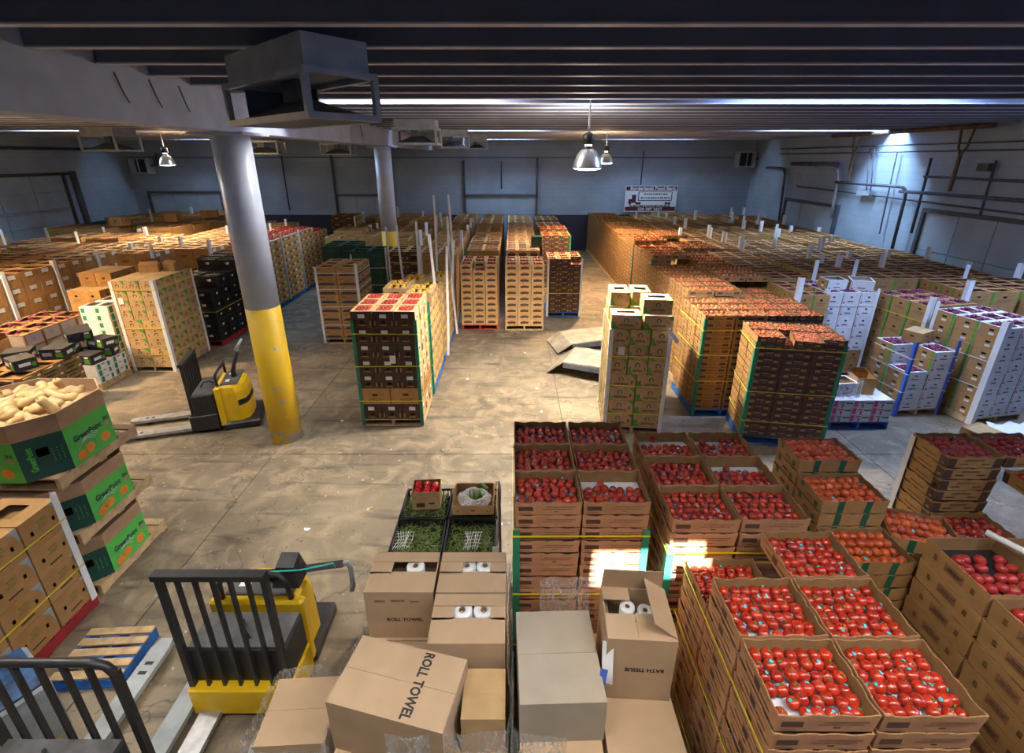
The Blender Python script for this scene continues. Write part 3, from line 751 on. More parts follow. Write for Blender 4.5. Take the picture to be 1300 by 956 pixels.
KINDS = {
 # near red tomato trays: bar of print on the left, faint lettering, slots
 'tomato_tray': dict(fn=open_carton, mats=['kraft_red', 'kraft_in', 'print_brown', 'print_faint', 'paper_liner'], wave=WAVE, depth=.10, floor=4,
    holes={'f': [slot(.62, .30, .035, .05)], 'b': [slot(.5, .3, .05, .05)], 'l': [slot(.28, .42, .12, .10), slot(.72, .42, .12, .10)], 'r': [slot(.28, .42, .12, .10), slot(.72, .42, .12, .10)]},
    decals={'f': [('rect', 2, .05, .30, .27, .64)] + lines(3, .05, .26, .08, .24, 1) + lines(3, .40, .94, .40, .74, 2), 'l': [('rect', 2, .42, .2, .58, .66)] + lines(3, .1, .9, .72, .88, 1), 'r': lines(3, .1, .9, .6, .85, 2)}),
 # trays with brown printed corners
 'corner_tray': dict(fn=open_carton, mats=['kraft', 'kraft_in', 'print_brown', 'kraft_light', 'paper_liner'], wave=WAVE, depth=.085, floor=4,
    holes={'l': [slot(.5, .45, .2, .08)], 'f': [slot(.3, .4, .08, .07), slot(.7, .4, .08, .07)], 'r': [slot(.5, .45, .2, .08)]},
    decals={'l': [('rect', 2, .0, .0, .13, .84), ('rect', 2, .80, .0, 1, .84), ('rect', 3, .86, .15, .94, .35)], 'f': [('rect', 2, 0, 0, .16, .84), ('rect', 2, .84, 0, 1, .84)] + lines(2, .3, .7, .6, .8, 1)}),
 # orange tomato trays with two green bands
 'banded_tray': dict(fn=open_carton, mats=['kraft', 'kraft_in', 'dark_green_print', 'print_faint', 'black_plastic'], wave=WAVE, amp=.016, depth=.075, floor=4,
    holes={'l': [slot(.5, .45, .12, .08)], 'f': []},
    decals={'f': [('rect', 2, .24, 0, .34, .98), ('rect', 2, .66, 0, .76, .98)], 'l': [('rect', 2, .15, .55, .28, .95), ('rect', 2, .72, .1, .85, .5)] + lines(3, .3, .7, .1, .3, 1), 'r': [('rect', 2, .2, .4, .32, .95)]}),
 # deep plain trays with hand holes
 'deep_tray': dict(fn=open_carton, mats=['kraft', 'kraft_in', 'print_faint', 'black_print', 'black_plastic'], depth=.10, floor=4,
    holes={'l': [slot(.2, .55, .03, .12), slot(.8, .55, .03, .12)], 'f': [slot(.2, .55, .03, .12), slot(.8, .55, .03, .12)]},
    decals={'l': [('rect', 2, .36, .35, .66, .75)] + lines(3, .38, .64, .45, .65, 2), 'f': [('rect', 2, .36, .35, .66, .75)]}),
 # purple printed trays
 'purple_tray': dict(fn=open_carton, mats=['kraft', 'kraft_in', 'purple_brown', 'kraft_light', 'paper_liner'], side={'f': 2, 'b': 2}, wave=WAVE, amp=.02, depth=.07, floor=1,
    holes={'f': [slot(.5, .5, .14, .09)], 'l': [slot(.3, .5, .09, .07), slot(.7, .5, .09, .07)]},
    decals={'f': [('rect', 0, .12, .30, .30, .66), ('rect', 0, .70, .30, .88, .66), ('rect', 3, .36, .70, .64, .78)], 'l': lines(2, .1, .9, .75, .85, 1)}),
 'slotted_tray': dict(fn=open_carton, mats=['kraft', 'kraft_in', 'kraft_dark', 'purple_brown', 'kraft_light'], side={}, wave=WAVE, amp=.02, depth=.088, floor=4,
    holes={'f': [slot(.5, .5, .14, .09)], 'l': [slot(.28, .5, .10, .11), slot(.72, .5, .10, .11)]},
    decals={'f': [('rect', 3, .08, .28, .28, .66), ('rect', 3, .72, .28, .92, .66)], 'l': [('rect', 3, .43, .2, .57, .75), ('rect', 2, .0, .0, .08, 1), ('rect', 2, .92, 0, 1, 1)]}),
 'dark_tomato_carton': dict(fn=closed_carton, mats=['kraft_light', 'kraft_in', 'dark_brown', 'sticker', 'print_brown', 'kraft'], side={'f': 2, 'b': 2}, top=0, tophole=(.16, .16, .84, .84),
    holes={'f': [slot(.5, .32, .10, .07)], 'r': [slot(.5, .5, .06, .08)]},
    decals={'f': [('rect', 3, .34, .58, .66, .82), ('rect', 5, .06, .1, .12, .4), ('rect', 5, .88, .1, .94, .4)] + lines(5, .3, .7, .1, .22, 1), 'r': [('rect', 3, .3, .6, .55, .82), ('rect', 4, .0, .0, .25, .45)], 'l': [('rect', 4, 0, 0, .4, .5)]}),
 'kraft_carton': dict(fn=closed_carton, mats=['kraft', 'kraft_in', 'print_brown', 'sticker', 'kraft_light'], top=4, tophole=(.12, .18, .88, .82),
    holes={'f': [slot(.25, .55, .04, .06), slot(.75, .55, .04, .06)], 'r': [slot(.5, .6, .08, .06)], 'l': [slot(.5, .6, .08, .06)]},
    decals={'f': lines(2, .3, .7, .2, .45, 2), 'r': [('rect', 3, .28, .62, .72, .92)], 'l': lines(2, .2, .8, .2, .4, 2)}),
 'plain_carton': dict(fn=closed_carton, mats=['kraft', 'kraft_in', 'print_faint', 'print_brown', 'kraft_light'], top=4,
    holes={'f': [slot(.5, .6, .09, .07)], 'r': [slot(.5, .6, .09, .07)], 'l': [slot(.5, .6, .09, .07)]},
    decals={'f': lines(2, .25, .75, .2, .42, 2), 'r': lines(2, .2, .8, .15, .38, 2), 'l': lines(2, .2, .8, .15, .38, 2)}),
 'logo_carton': dict(fn=closed_carton, mats=['carton_tan', 'kraft_in', 'leaf_green_print', 'dark_green_print', 'black_print'], top=0, tophole=(.2, .36, .8, .64),
    holes={'f': [slot(.13, .42, .018, .12), slot(.87, .42, .018, .12)], 'l': [slot(.5, .6, .1, .06)]},
    decals={'f': [('poly', 2, [(0, 0), (.30, 0), (0, .62)]), ('poly', 2, [(1, 1), (.78, 1), (1, .6)]), ('ring', 3, .5, .64, .17, -.9, 4.2)],
            'r': [('poly', 2, [(0, 0), (.3, 0), (0, .6)]), ('ring', 3, .5, .6, .16, -.9, 4.2)], 'l': [('poly', 2, [(0, 0), (.3, 0), (0, .6)]), ('ring', 3, .5, .6, .16, -.9, 4.2)]}),
 'small_logo_carton': dict(fn=closed_carton, mats=['kraft_light', 'kraft_in', 'leaf_green_print', 'dark_green_print', 'print_brown'], top=0,
    holes={'f': [slot(.5, .85, .07, .05)], 'r': [slot(.5, .8, .06, .05)]},
    decals={'f': [('poly', 2, [(.72, 1), (1, .45), (1, 1)]), ('ring', 4, .5, .45, .2, -.6, 3.8), ('rect', 4, .12, .25, .16, .5), ('rect', 4, .84, .25, .88, .5)], 'r': [('poly', 2, [(.6, 1), (1, .5), (1, 1)]), ('ring', 4, .4, .45, .2, -.6, 3.8)]}),
 'navy_print_carton': dict(fn=closed_carton, mats=['kraft', 'kraft_in', 'navy_print', 'sticker', 'kraft_light'], top=4, tophole=(.25, .25, .75, .75),
    holes={'f': [slot(.5, .62, .12, .07)], 'r': [slot(.5, .62, .12, .07)]},
    decals={'f': [('poly', 2, [(.05, .1), (.95, .1), (.8, .36), (.2, .36)]), ('rect', 2, .1, .72, .3, .8)], 'r': [('rect', 2, .05, .1, .95, .34), ('rect', 3, .7, .6, .85, .75)]}),
 'oval_label_carton': dict(fn=closed_carton, mats=['kraft_light', 'kraft_in', 'dark_green_print', 'red_print', 'print_brown'], top=0, tophole=(.15, .2, .85, .8),
    decals={'f': [('poly', 4, [(.2, .3), (.8, .3), (.86, .5), (.8, .66), (.2, .66), (.14, .5)]), ('rect', 2, .26, .36, .74, .52), ('rect', 3, .34, .70, .66, .82)], 'r': lines(4, .2, .8, .3, .6, 2), 'l': lines(4, .2, .8, .3, .6, 2)}),
 'brown_net_carton': dict(fn=closed_carton, mats=['kraft', 'kraft_in', 'dark_brown', 'sticker', 'print_faint'], side={'f': 2, 'b': 2}, top=0, tophole=(.15, .2, .85, .8),
    holes={'f': [slot(.5, .3, .14, .08)]}, decals={'f': [('rect', 0, .30, .55, .70, .72), ('rect', 0, .06, .15, .16, .4), ('rect', 0, .84, .15, .94, .4)], 'r': lines(2, .1, .9, .2, .7, 2), 'l': lines(2, .1, .9, .2, .7, 2)}),
 'red_yellow_carton': dict(fn=closed_carton, mats=['kraft_light', 'kraft_in', 'yellow_print', 'red_print', 'print_brown', 'white_card'], top=0, tophole=(.15, .15, .85, .85),
    decals={'f': [('rect', 2, .08, .10, .92, .42), ('rect', 3, .2, .62, .8, .82)], 'r': [('rect', 2, .06, .08, .94, .40), ('rect', 3, .06, .46, .5, .80), ('rect', 5, .54, .46, .94, .80)]}),
 'green_flat_carton': dict(fn=closed_carton, mats=['green_plastic', 'black_plastic', 'dark_green_print', 'sticker'], decals={'f': [('rect', 2, .3, .3, .7, .6)], 'r': [('rect', 2, .3, .3, .7, .6)]}, top=0, tophole=(.1, .1, .9, .9)),
 'white_carton': dict(fn=closed_carton, mats=['white_card', 'kraft_in', 'leaf_green_print', 'pink_print', 'kraft', 'navy_print'], side={'l': 4, 'r': 4}, top=0, tophole=(.08, .1, .92, .9),
    holes={'f': [slot(.5, .6, .07, .07)], 'l': [slot(.5, .6, .10, .08)]},
    decals={'f': [('rect', 5, .06, .08, .075, .9), ('rect', 3, .04, .08, .16, .22)] + lines(5, .3, .7, .2, .36, 1), 'l': [('rect', 2, .86, 0, .97, 1), ('rect', 0, .4, .2, .62, .38)]}),
 'pink_carton': dict(fn=closed_carton, mats=['white_card', 'kraft_in', 'pink_print', 'teal_green', 'black_print'], top=0,
    decals={'f': [('rect', 2, .0, .1, .2, .95), ('rect', 2, .42, .0, .52, .55), ('rect', 3, .62, .5, .98, .72)] + lines(3, .24, .6, .62, .9, 2), 'l': [('rect', 2, 0, 0, .5, .9)], 'r': [('rect', 3, .2, .3, .8, .6)]}),
 'slat_carton': dict(fn=closed_carton, mats=['kraft_dark', 'kraft_in', 'dark_brown', 'sticker', 'leaf_green_print'], top=0, tophole=(.1, .15, .9, .85),
    holes={'r': [slot(.35, .8, .22, .07)], 'f': [slot(.5, .8, .3, .08)]}, decals={'r': [('rect', 2, .05, .1, .7, .35), ('rect', 4, .05, .4, .95, .5), ('poly', 3, [(.78, .5), (.84, .38), (.92, .38), (.97, .5), (.92, .64), (.84, .64)])], 'f': [('rect', 2, .05, .1, .95, .4), ('rect', 3, .7, .5, .8, .65)]}),
 'grey_face_carton': dict(fn=closed_carton, mats=['kraft_dark', 'kraft_in', 'grey_face', 'print_brown', 'sticker'], top=1, tophole=(.1, .1, .9, .9),
    decals={'r': [('rect', 2, .06, .08, .94, .92), ('ring', 3, .5, .5, .12, 0, 6.2)], 'f': [('rect', 2, .06, .08, .94, .92)]}),
 'white_green_carton': dict(fn=closed_carton, mats=['white_card', 'kraft_in', 'teal_green', 'leaf_green_print', 'pink_print'], top=0, tophole=(.1, .15, .9, .85),
    holes={'r': [slot(.5, .75, .1, .06)]}, decals={'r': [('rect', 2, .1, .1, .3, .9), ('rect', 3, .12, .9, .28, .98), ('rect', 2, .74, .1, .9, .8)] + lines(0, .4, .6, .3, .5, 1), 'f': [('rect', 2, .1, .2, .35, .8)]}),
 'blue_black_carton': dict(fn=closed_carton, mats=['black_print', 'kraft_in', 'navy_print', 'sticker', 'leaf_green_print', 'kraft'], top=0,
    decals={'f': [('rect', 2, .05, .1, .5, .9), ('rect', 3, .10, .35, .48, .68), ('rect', 4, .62, .15, .9, .6), ('rect', 3, .66, .68, .86, .88)], 'r': [('rect', 3, .2, .35, .7, .65), ('rect', 4, .75, .2, .93, .6)], 'l': [('rect', 3, .3, .4, .7, .6)]}),
 'black_crate': dict(fn=plastic_crate, mats=['black_plastic', 'black_plastic', 'sticker', 'red_print'], back=.04, bars=7, decals={'f': [('rect', 2, .40, .40, .60, .62), ('rect', 3, .40, .40, .48, .62)], 'r': [('rect', 2, .40, .40, .58, .60), ('rect', 3, .40, .40, .47, .60)]}),
 'produce_carton': dict(fn=closed_carton, mats=['kraft', 'kraft_in', 'leaf_green_print', 'sticker', 'kraft_light', 'print_faint'], top=0, tophole=(.10, .16, .90, .84),
    holes={'f': [slot(.5, .6, .08, .07)], 'l': [slot(.5, .6, .08, .07)]}, decals={'f': lines(5, .2, .8, .2, .45, 2) + [('rect', 2, .0, .0, .08, 1)], 'l': lines(5, .2, .8, .2, .45, 2) + [('rect', 2, .9, .0, 1, 1)]}),
 'yellow_fruit_carton': dict(fn=closed_carton, mats=['carton_tan', 'kraft_in', 'yellow_print', 'leaf_green_print', 'print_brown'], top=0, tophole=(.15, .15, .85, .85),
    holes={'f': [slot(.5, .65, .1, .08)], 'r': [slot(.5, .65, .1, .08)]}, decals={'f': [('rect', 2, .3, .15, .7, .5), ('rect', 3, .05, .1, .22, .4)], 'r': [('rect', 2, .25, .2, .75, .5)] + lines(4, .1, .9, .75, .9, 1)}),
 'banana_carton': dict(fn=closed_carton, mats=['kraft', 'kraft_in', 'rack_grey', 'print_brown', 'print_olive'], top=0, tophole=(.3, .25, .7, .75),
    holes={'r': [slot(.22, .5, .035, .07), slot(.78, .5, .035, .07)], 'f': [slot(.5, .5, .1, .07)]}, decals={'r': [('poly', 2, [(.74, 1), (1, 1), (1, .15), (.975, .55), (.9, .82)])] + lines(4, .34, .66, .52, .80, 3, .3) + lines(3, .3, .7, .18, .30, 1), 'f': [('rect', 2, .05, .7, .3, .95)]}),
}
mat('grey_face', (0.36, 0.31, 0.31), rough=.8, var=.1)
TPL = {}
def tpl(kind, w, d, h):
    k = (kind, round(w, 4), round(d, 4), round(h, 4))
    if k not in TPL:
        s = KINDS[kind]; mb = s['fn'](w, d, h, s); TPL[k] = [mb, s['mats'], None]
    return TPL[k]
def tpl_mesh(kind, w, d, h):
    t = tpl(kind, w, d, h)
    if t[2] is None: t[2] = t[0].mesh(kind, t[1])
    return t[2]

ORD = ['', 'second', 'third', 'fourth', 'fifth', 'sixth', 'seventh', 'eighth', 'ninth', 'tenth', 'eleventh', 'twelfth', 'thirteenth', 'fourteenth', 'fifteenth', 'sixteenth', 'seventeenth', 'eighteenth']
def layer_word(i): return 'top layer' if i == 0 else ORD[i] + ' layer down'
def pos_word(i, n, names=('left', 'middle', 'right')):
    if n == 1: return ''
    if i == 0: return names[0]
    if i == n - 1: return names[2]
    if n == 3: return names[1]
    return ORD[i] + ' from ' + names[0]
COUNT = {}

def pallet(x, y, rz, w, d, m, label, h=.14, group='pallets under the stacks', z=0, m2=None):
    r = empty('pallet', (x, y, z), rz, label, 'pallet', group)
    n = 7 if w > .9 else 5
    top = MB().box(-w / 2, 0, h - .018, w / 2, d / n * .72, h).mesh('deck_board', [m])
    for i in range(n): link('deck_board', top, r, M=T(0, -d / 2 + i * (d - d / n * .72) / (n - 1)))
    st = MB().box(-.02, -d / 2, .018, .02, d / 2, h - .018).mesh('stringer', [m2 or m])
    for u in (-w / 2 + .02, 0, w / 2 - .02): link('stringer', st, r, M=T(u))
    bt = MB().box(-w / 2, 0, 0, w / 2, .09, .018).mesh('bottom_board', [m2 or m])
    for v in (-d / 2, -.045, d / 2 - .09): link('bottom_board', bt, r, M=T(0, v))
    return r
PAL_STUFF = {}
def pallet_stuff(x, y, rz, w, d, m):
    k = (round(w, 3), round(d, 3))
    if k not in PAL_STUFF:
        mb = MB()
        for i in range(5): mb.box(-w / 2, -d / 2 + i * d * .215, .12, w / 2, -d / 2 + i * d * .215 + d * .14, .14)
        for u in (-w / 2, -.02, w / 2 - .04): mb.box(u, -d / 2, .018, u + .04, d / 2, .12)
        for v in (-d / 2, d / 2 - .09): mb.box(-w / 2, v, 0, w / 2, v + .09, .018)
        PAL_STUFF[k] = mb
    stuff_add('far_pallets', PAL_STUFF[k], [m], T(x, y, 0, rz))

def corner_post(M, z0, z1, m, label, group, s=.05, name='corner_post', sx=1, sy=1):
    """L-shaped edge protector; the corner of the stack is at the local origin, arms point along +x*sx, +y*sy"""
    t = .005
    mb = MB()
    pts = [(-t * sx, -t * sy), (s * sx, -t * sy), (s * sx, 0), (0, 0), (0, s * sy), (-t * sx, s * sy)]
    if sx * sy < 0: pts = pts[::-1]
    mb.prism(pts, z0, z1)
    return link(name, mb.mesh(name, [m]), M=M, label=label, cat='corner post', group=group)

def strap(M, w, d, z, m, label, group='strapping bands round the stacks', off=.008):
    mb = MB(); a, b = w / 2 + off, d / 2 + off; q = .0016; hh = .008
    o = [(-a, -b), (a, -b), (a, b), (-a, b)]; i = [(-a + q, -b + q), (a - q, -b + q), (a - q, b - q), (-a + q, b - q)]
    sag = [rnd.uniform(-.012, .012) for _ in range(4)]
    for k in range(4):
        k2 = (k + 1) % 4
        P = [(o[k], z + sag[k]), (o[k2], z + sag[k2]), (i[k2], z + sag[k2]), (i[k], z + sag[k])]
        mb.loft([[(*p, zz - hh) for p, zz in P], [(*p, zz + hh) for p, zz in P]], 0, True)
    return link('strap', mb.mesh('strap', [m]), M=M, label=label, cat='strap', group=group)

def stack(place, x, y, W, D, layers, rz=0.0, z0=.14, pal=None, faces='fr', indiv=True, skip=None, jit=1.0, posts=None, straps=None, key=None, pal_label=None, fill=None, stuff_all=None):
    """x, y: centre on the floor. layers: bottom to top, (count, nx, ny, h, kind, description).
    Boxes on the named faces and in the top layer are built; the hidden core is not."""
    M0 = T(x, y, 0, rz)
    if pal:
        if indiv: pallet(x, y, rz, W, D, pal, pal_label or ({'pallet_wood': 'wooden', 'pallet_blue': 'blue', 'pallet_red': 'red'}[pal] + ' pallet under ' + place))
        else: pallet_stuff(x, y, rz, W, D, pal)
    seq = [(nx, ny, h, kind, desc) for n, nx, ny, h, kind, desc in layers for _ in range(n)]
    z = z0; tot = len(seq); tops = []
    for li, (nx, ny, h, kind, desc) in enumerate(seq):
        fromtop = tot - 1 - li
        for i in range(nx):
            for j in range(ny):
                if skip and skip(i, j, fromtop): continue
                covered = fromtop > 0 and not (skip and skip(i, j, fromtop - 1))
                vis = (not covered) or ('f' in faces and j == 0) or ('b' in faces and j == ny - 1) or ('l' in faces and i == 0) or ('r' in faces and i == nx - 1)
                if not vis: continue
                w, d = W / nx, D / ny
                M = M0 @ T(-W / 2 + w * (i + .5) + rnd.uniform(-.004, .004) * jit, -D / 2 + d * (j + .5) + rnd.uniform(-.004, .004) * jit, z, rnd.uniform(-.008, .008) * jit)
                bw, bd, bh = w - .014, d - .014, h - .0015
                if indiv and not (stuff_all and stuff_all(i, j, fromtop)):
                    parts = [layer_word(fromtop)]
                    rw = pos_word(j, ny, ('front', 'middle', 'back')); cw = pos_word(i, nx)
                    parts.append((rw + ' ' + cw).strip())
                    lab = desc + ', ' + ', '.join(p for p in parts if p) + ', ' + place
                    o = link(kind, tpl_mesh(kind, bw, bd, bh), M=M, label=lab, cat='tray' if 'tray' in kind else ('crate' if 'crate' in kind else 'carton'), group=kind.replace('_', ' ') + 's of ' + place)
                    COUNT[kind] = COUNT.get(kind, 0) + 1
                else:
                    t = tpl(kind, bw, bd, bh); stuff_add(key or 'far_cartons', t[0], t[1], M)
                if not covered: tops.append((M, bw, bd, bh, kind, i, j))
        z += h
    for p in posts or []:
        corner, zz0, zz1, m = p[:4]; sx = 1 if 'l' in corner else -1; sy = 1 if 'f' in corner else -1
        nm = {'strap': ''}.get(m, '')
        words = {'fl': 'front left', 'fr': 'front right', 'bl': 'back left', 'br': 'back right'}[corner]
        colr = 'white' if 'white' in m else ('blue' if 'blue' in m else 'green')
        corner_post(M0 @ T(-sx * W / 2, -sy * D / 2), zz0, zz1, m, '%s corner post at %s of %s' % (colr, words, place), 'corner posts on the stacks', sx=sx, sy=sy, s=p[4] if len(p) > 4 else .05)
    for n, (zz, m) in enumerate(straps or []):
        strap(M0, W, D, zz, m, '%s strap, %s from the bottom, round %s' % ('yellow' if 'yellow' in m else 'white', ['lowest', 'second', 'third', 'fourth', 'fifth'][n] if n else 'first', place))
    if fill: 
        for t_ in tops: fill(*t_)
    return tops, z

# ------------------------------------------------------------------ produce
def ball(n, k, sq=.86, m=0, dimple=True):
    prof = []
    for i in range(k + 1):
        a = -PI / 2 + PI * i / k
        r = math.cos(a); z = math.sin(a) * sq
        if dimple and i == k: z -= .10
        prof.append((max(r, .02), z))
    return MB().lathe(prof, n, m, True)
TOM = [ball(14, 9, s) for s in (.84, .9, .96)]
TOM_LOW = ball(8, 5, .88, dimple=False)
TOM_TINY = ball(6, 4, .88, dimple=False)
TOM_ME = {}
def tom_mesh(v, m):
    if (v, m) not in TOM_ME: TOM_ME[(v, m)] = TOM[v].mesh('tomato', [m])
    return TOM_ME[(v, m)]
calyx = MB()
for i in range(5):
    a = 2 * PI * i / 5; c, s_ = math.cos(a), math.sin(a)
    calyx.face([(c * .08 - s_ * .06, s_ * .08 + c * .06, .83), (c * .08 + s_ * .06, s_ * .08 - c * .06, .83), (c * .5, s_ * .5, .86)], 0)
    calyx.face([(c * .08 + s_ * .06, s_ * .08 - c * .06, .835), (c * .08 - s_ * .06, s_ * .08 + c * .06, .835), (c * .5, s_ * .5, .868)], 0)
calyx.tube([(0, 0, .78), (.02, .03, .95), (.1, .12, 1.12), (.28, .2, 1.2)], [.06, .05, .045, .04], 5)
CALYX = calyx.mesh('calyx', ['vine'])
stk = MB()
for i in range(6):
    a0, a1 = 2 * PI * i / 6, 2 * PI * (i + 1) / 6
    P = lambda r, a: Vector((r * math.cos(a), r * math.sin(a), 0))
    q = [P(0, 0), P(.3, a0), P(.3, a1)]
    stk.face([tuple((Vector((p.x, p.y, math.sqrt(max(0, 1.03 - p.x ** 2 - p.y ** 2))))) * 1.0) for p in q], 0)
STK = stk.mesh('sticker', ['sticker_teal'])
N_IND = [0]
IND_MAX = 300
def fill_tomatoes(M, w, d, h, where, n=(7, 6), r=.035, m='tomato', depth=.085, indiv=False, key='more_tomatoes', orderly=False, bare=0.0, low=True):
    zf = h - depth
    nx, ny = n
    for a in range(nx):
        for b in range(ny):
            if bare and b >= ny - max(1, round(ny * bare)) and rnd.random() < .85: continue
            if not orderly and rnd.random() < .015: continue
            jx, jy = (.17, .17) if not orderly else (.08, .08)
            off = .5 * (b % 2) * .5 if not orderly else 0
            x = -w / 2 + .012 + r + (w - .024 - 2 * r) * min(1, max(0, (a + off + rnd.uniform(-jx, jx)) / (nx - 1 + .25)))
            y = -d / 2 + .012 + r + (d - .024 - 2 * r) * min(1, max(0, (b + rnd.uniform(-jy, jy)) / (ny - 1)))
            z = zf + r * .85 + (rnd.random() * .012 if not orderly else .004) + .010 * (1 - (2 * x / w) ** 2) * (1 - (2 * y / d) ** 2)
            rr = r * rnd.uniform(.92, 1.08)
            Mt = M @ Matrix.Translation((x, y, z)) @ Matrix.Rotation(rnd.uniform(0, 6.28), 4, 'Z') @ Matrix.Rotation(rnd.gauss(0, .55), 4, 'X') @ Matrix.Scale(rr, 4)
            if indiv and N_IND[0] < IND_MAX:
                N_IND[0] += 1
                o = link('tomato', tom_mesh(rnd.randrange(3), m), M=Mt, label='ripe red tomato in the ' + where, cat='tomato', group='tomatoes in the ' + where)
                if rnd.random() < .55: link('calyx', CALYX, o)
                if rnd.random() < .28: link('sticker', STK, o, M=Matrix.Rotation(rnd.uniform(.2, .7), 4, 'X') @ Matrix.Rotation(rnd.uniform(0, 6), 4, 'Z'))
            else:
                stuff_add(key, TOM[rnd.randrange(3)] if low is False else (TOM_LOW if low is True else TOM_TINY), [m], Mt)
                if low is False and rnd.random() < .3: stuff_add(key, calyx, ['vine'], Mt)
                if low is False and rnd.random() < .15: stuff_add(key, stk, ['sticker_teal'], Mt @ Matrix.Rotation(rnd.uniform(.2, .7), 4, 'X'))
# ================================================================== FOREGROUND TOMATO STACKS
where_row = lambda j, ny: pos_word(j, ny, ('front', 'middle', 'back'))
def tom_fill(place, indiv_rows=(), **kw):
    def f(M, w, d, h, kind, i, j):
        k = dict(kw)
        if (i, j) in k.pop('bares', {}): k['bare'] = .34
        else: k.pop('bare', None)
        fill_tomatoes(M, w, d, h, '%s %s top tray of %s' % (where_row(j, 3), pos_word(i, 2), place), indiv=(i, j) in indiv_rows, low=False, **k)
    return f
ALL6 = [(i, j) for j in range(3) for i in range(2)]
P_C = 'the nearest tomato stack'
stack(P_C, 1.71, 2.06, .98, 1.20, [(15, 2, 3, .124, 'tomato_tray', 'brown tomato tray')], pal='pallet_wood', faces='lf',
      skip=lambda i, j, t: (i == 0 and j == 2 and t < 2), straps=[(.62, 'strap_yellow'), (1.25, 'strap_yellow'), (1.70, 'strap_yellow')],
      fill=tom_fill(P_C, ALL6, n=(7, 6), r=.0330, depth=.10))
P_A = 'the stack behind bath tissue'
stack(P_A, .52, 3.465, 1.02, 1.17, [(16, 2, 3, .1194, 'tomato_tray', 'brown tomato tray')], pal='pallet_wood', faces='f',
      posts=[('fl', .15, 1.80, 'teal_green'), ('fr', .15, 1.80, 'teal_green')], straps=[(.60, 'strap_yellow'), (1.16, 'strap_yellow'), (1.75, 'strap_yellow')],
      fill=tom_fill(P_A, [(0, 0), (1, 0), (0, 1), (1, 1)], n=(7, 6), r=.0305, depth=.10, bares={(1, 0): 1}))
P_B = 'the middle tomato stack'
stack(P_B, 1.635, 3.35, 1.0, 1.19, [(15, 2, 3, .124, 'tomato_tray', 'brown tomato tray')], pal='pallet_wood', faces='fl',
      posts=[('fl', .15, 1.74, 'teal_green'), ('fr', .15, 1.74, 'teal_green')], straps=[(.60, 'strap_yellow'), (1.16, 'strap_yellow'), (1.70, 'strap_yellow')],
      fill=tom_fill(P_B, n=(7, 6), r=.0300, depth=.10, bares={(0, 2): 1, (1, 2): 1, (1, 1): 1}))
P_D = 'the stepped orange tomato stack'
pallet(2.98, 3.28, 0, 1.15, 1.15, 'pallet_wood', 'wooden pallet under the stepped orange tomato stack')
def or_fill(M, w, d, h, kind, i, j): fill_tomatoes(M, w, d, h, '', n=(7, 4), r=.037, m='tomato_orange', depth=.075, orderly=True, low=False, key='orange_tomatoes')
stack(P_D, 2.70, 3.27, .54, 1.10, [(15, 1, 3, .125, 'banded_tray', 'green banded tray')], faces='fl', skip=lambda i, j, t: (j == 1 and t < 1) or (j == 0 and t < 3), fill=or_fill)
stack('the turned orange tomato pile', 3.26, 3.10, .50, .40, [(12, 1, 1, .125, 'banded_tray', 'green banded tray')], rz=-.32, faces='fl', fill=or_fill)
P_E = 'the tomato stack at right edge'
stack(P_E, 4.25, 3.315, 1.0, 1.23, [(16, 2, 3, .1165, 'corner_tray', 'brown cornered tray')], pal='pallet_wood', faces='fl',
      skip=lambda i, j, t: (i == 0 and j == 1 and t < 5) or (j == 0 and t < 6) or (i == 1 and j == 1 and t < 1),
      posts=[('bl', .15, 1.98, 'white_plastic')], fill=lambda M, w, d, h, kind, i, j: fill_tomatoes(M, w, d, h, '', n=(6, 5), r=.034, depth=.085, low=False))
P_F = 'the deep stack at bottom right'
stack(P_F, 3.42, 1.95, 1.0, 1.5, [(10, 2, 3, .176, 'deep_tray', 'plain deep tray')], pal='pallet_wood', faces='fl',
      skip=lambda i, j, t: (j == 0 and t < 1) or (i == 1 and j == 1 and t < 1),
      fill=lambda M, w, d, h, kind, i, j: fill_tomatoes(M, w, d, h, '', n=(6, 6), r=.036, m='tomato_dark', depth=.12, bare=.2, low=False, key='dark_tomatoes'))
o = MB().tube([(3.28, 2.66, 1.98), (3.50, 2.30, 1.96), (3.70, 1.9, 1.965)], .022, 8).build('plastic_tube', 'white_plastic')
tag(o, 'white plastic tube lying across the deep trays at bottom right', 'tube')

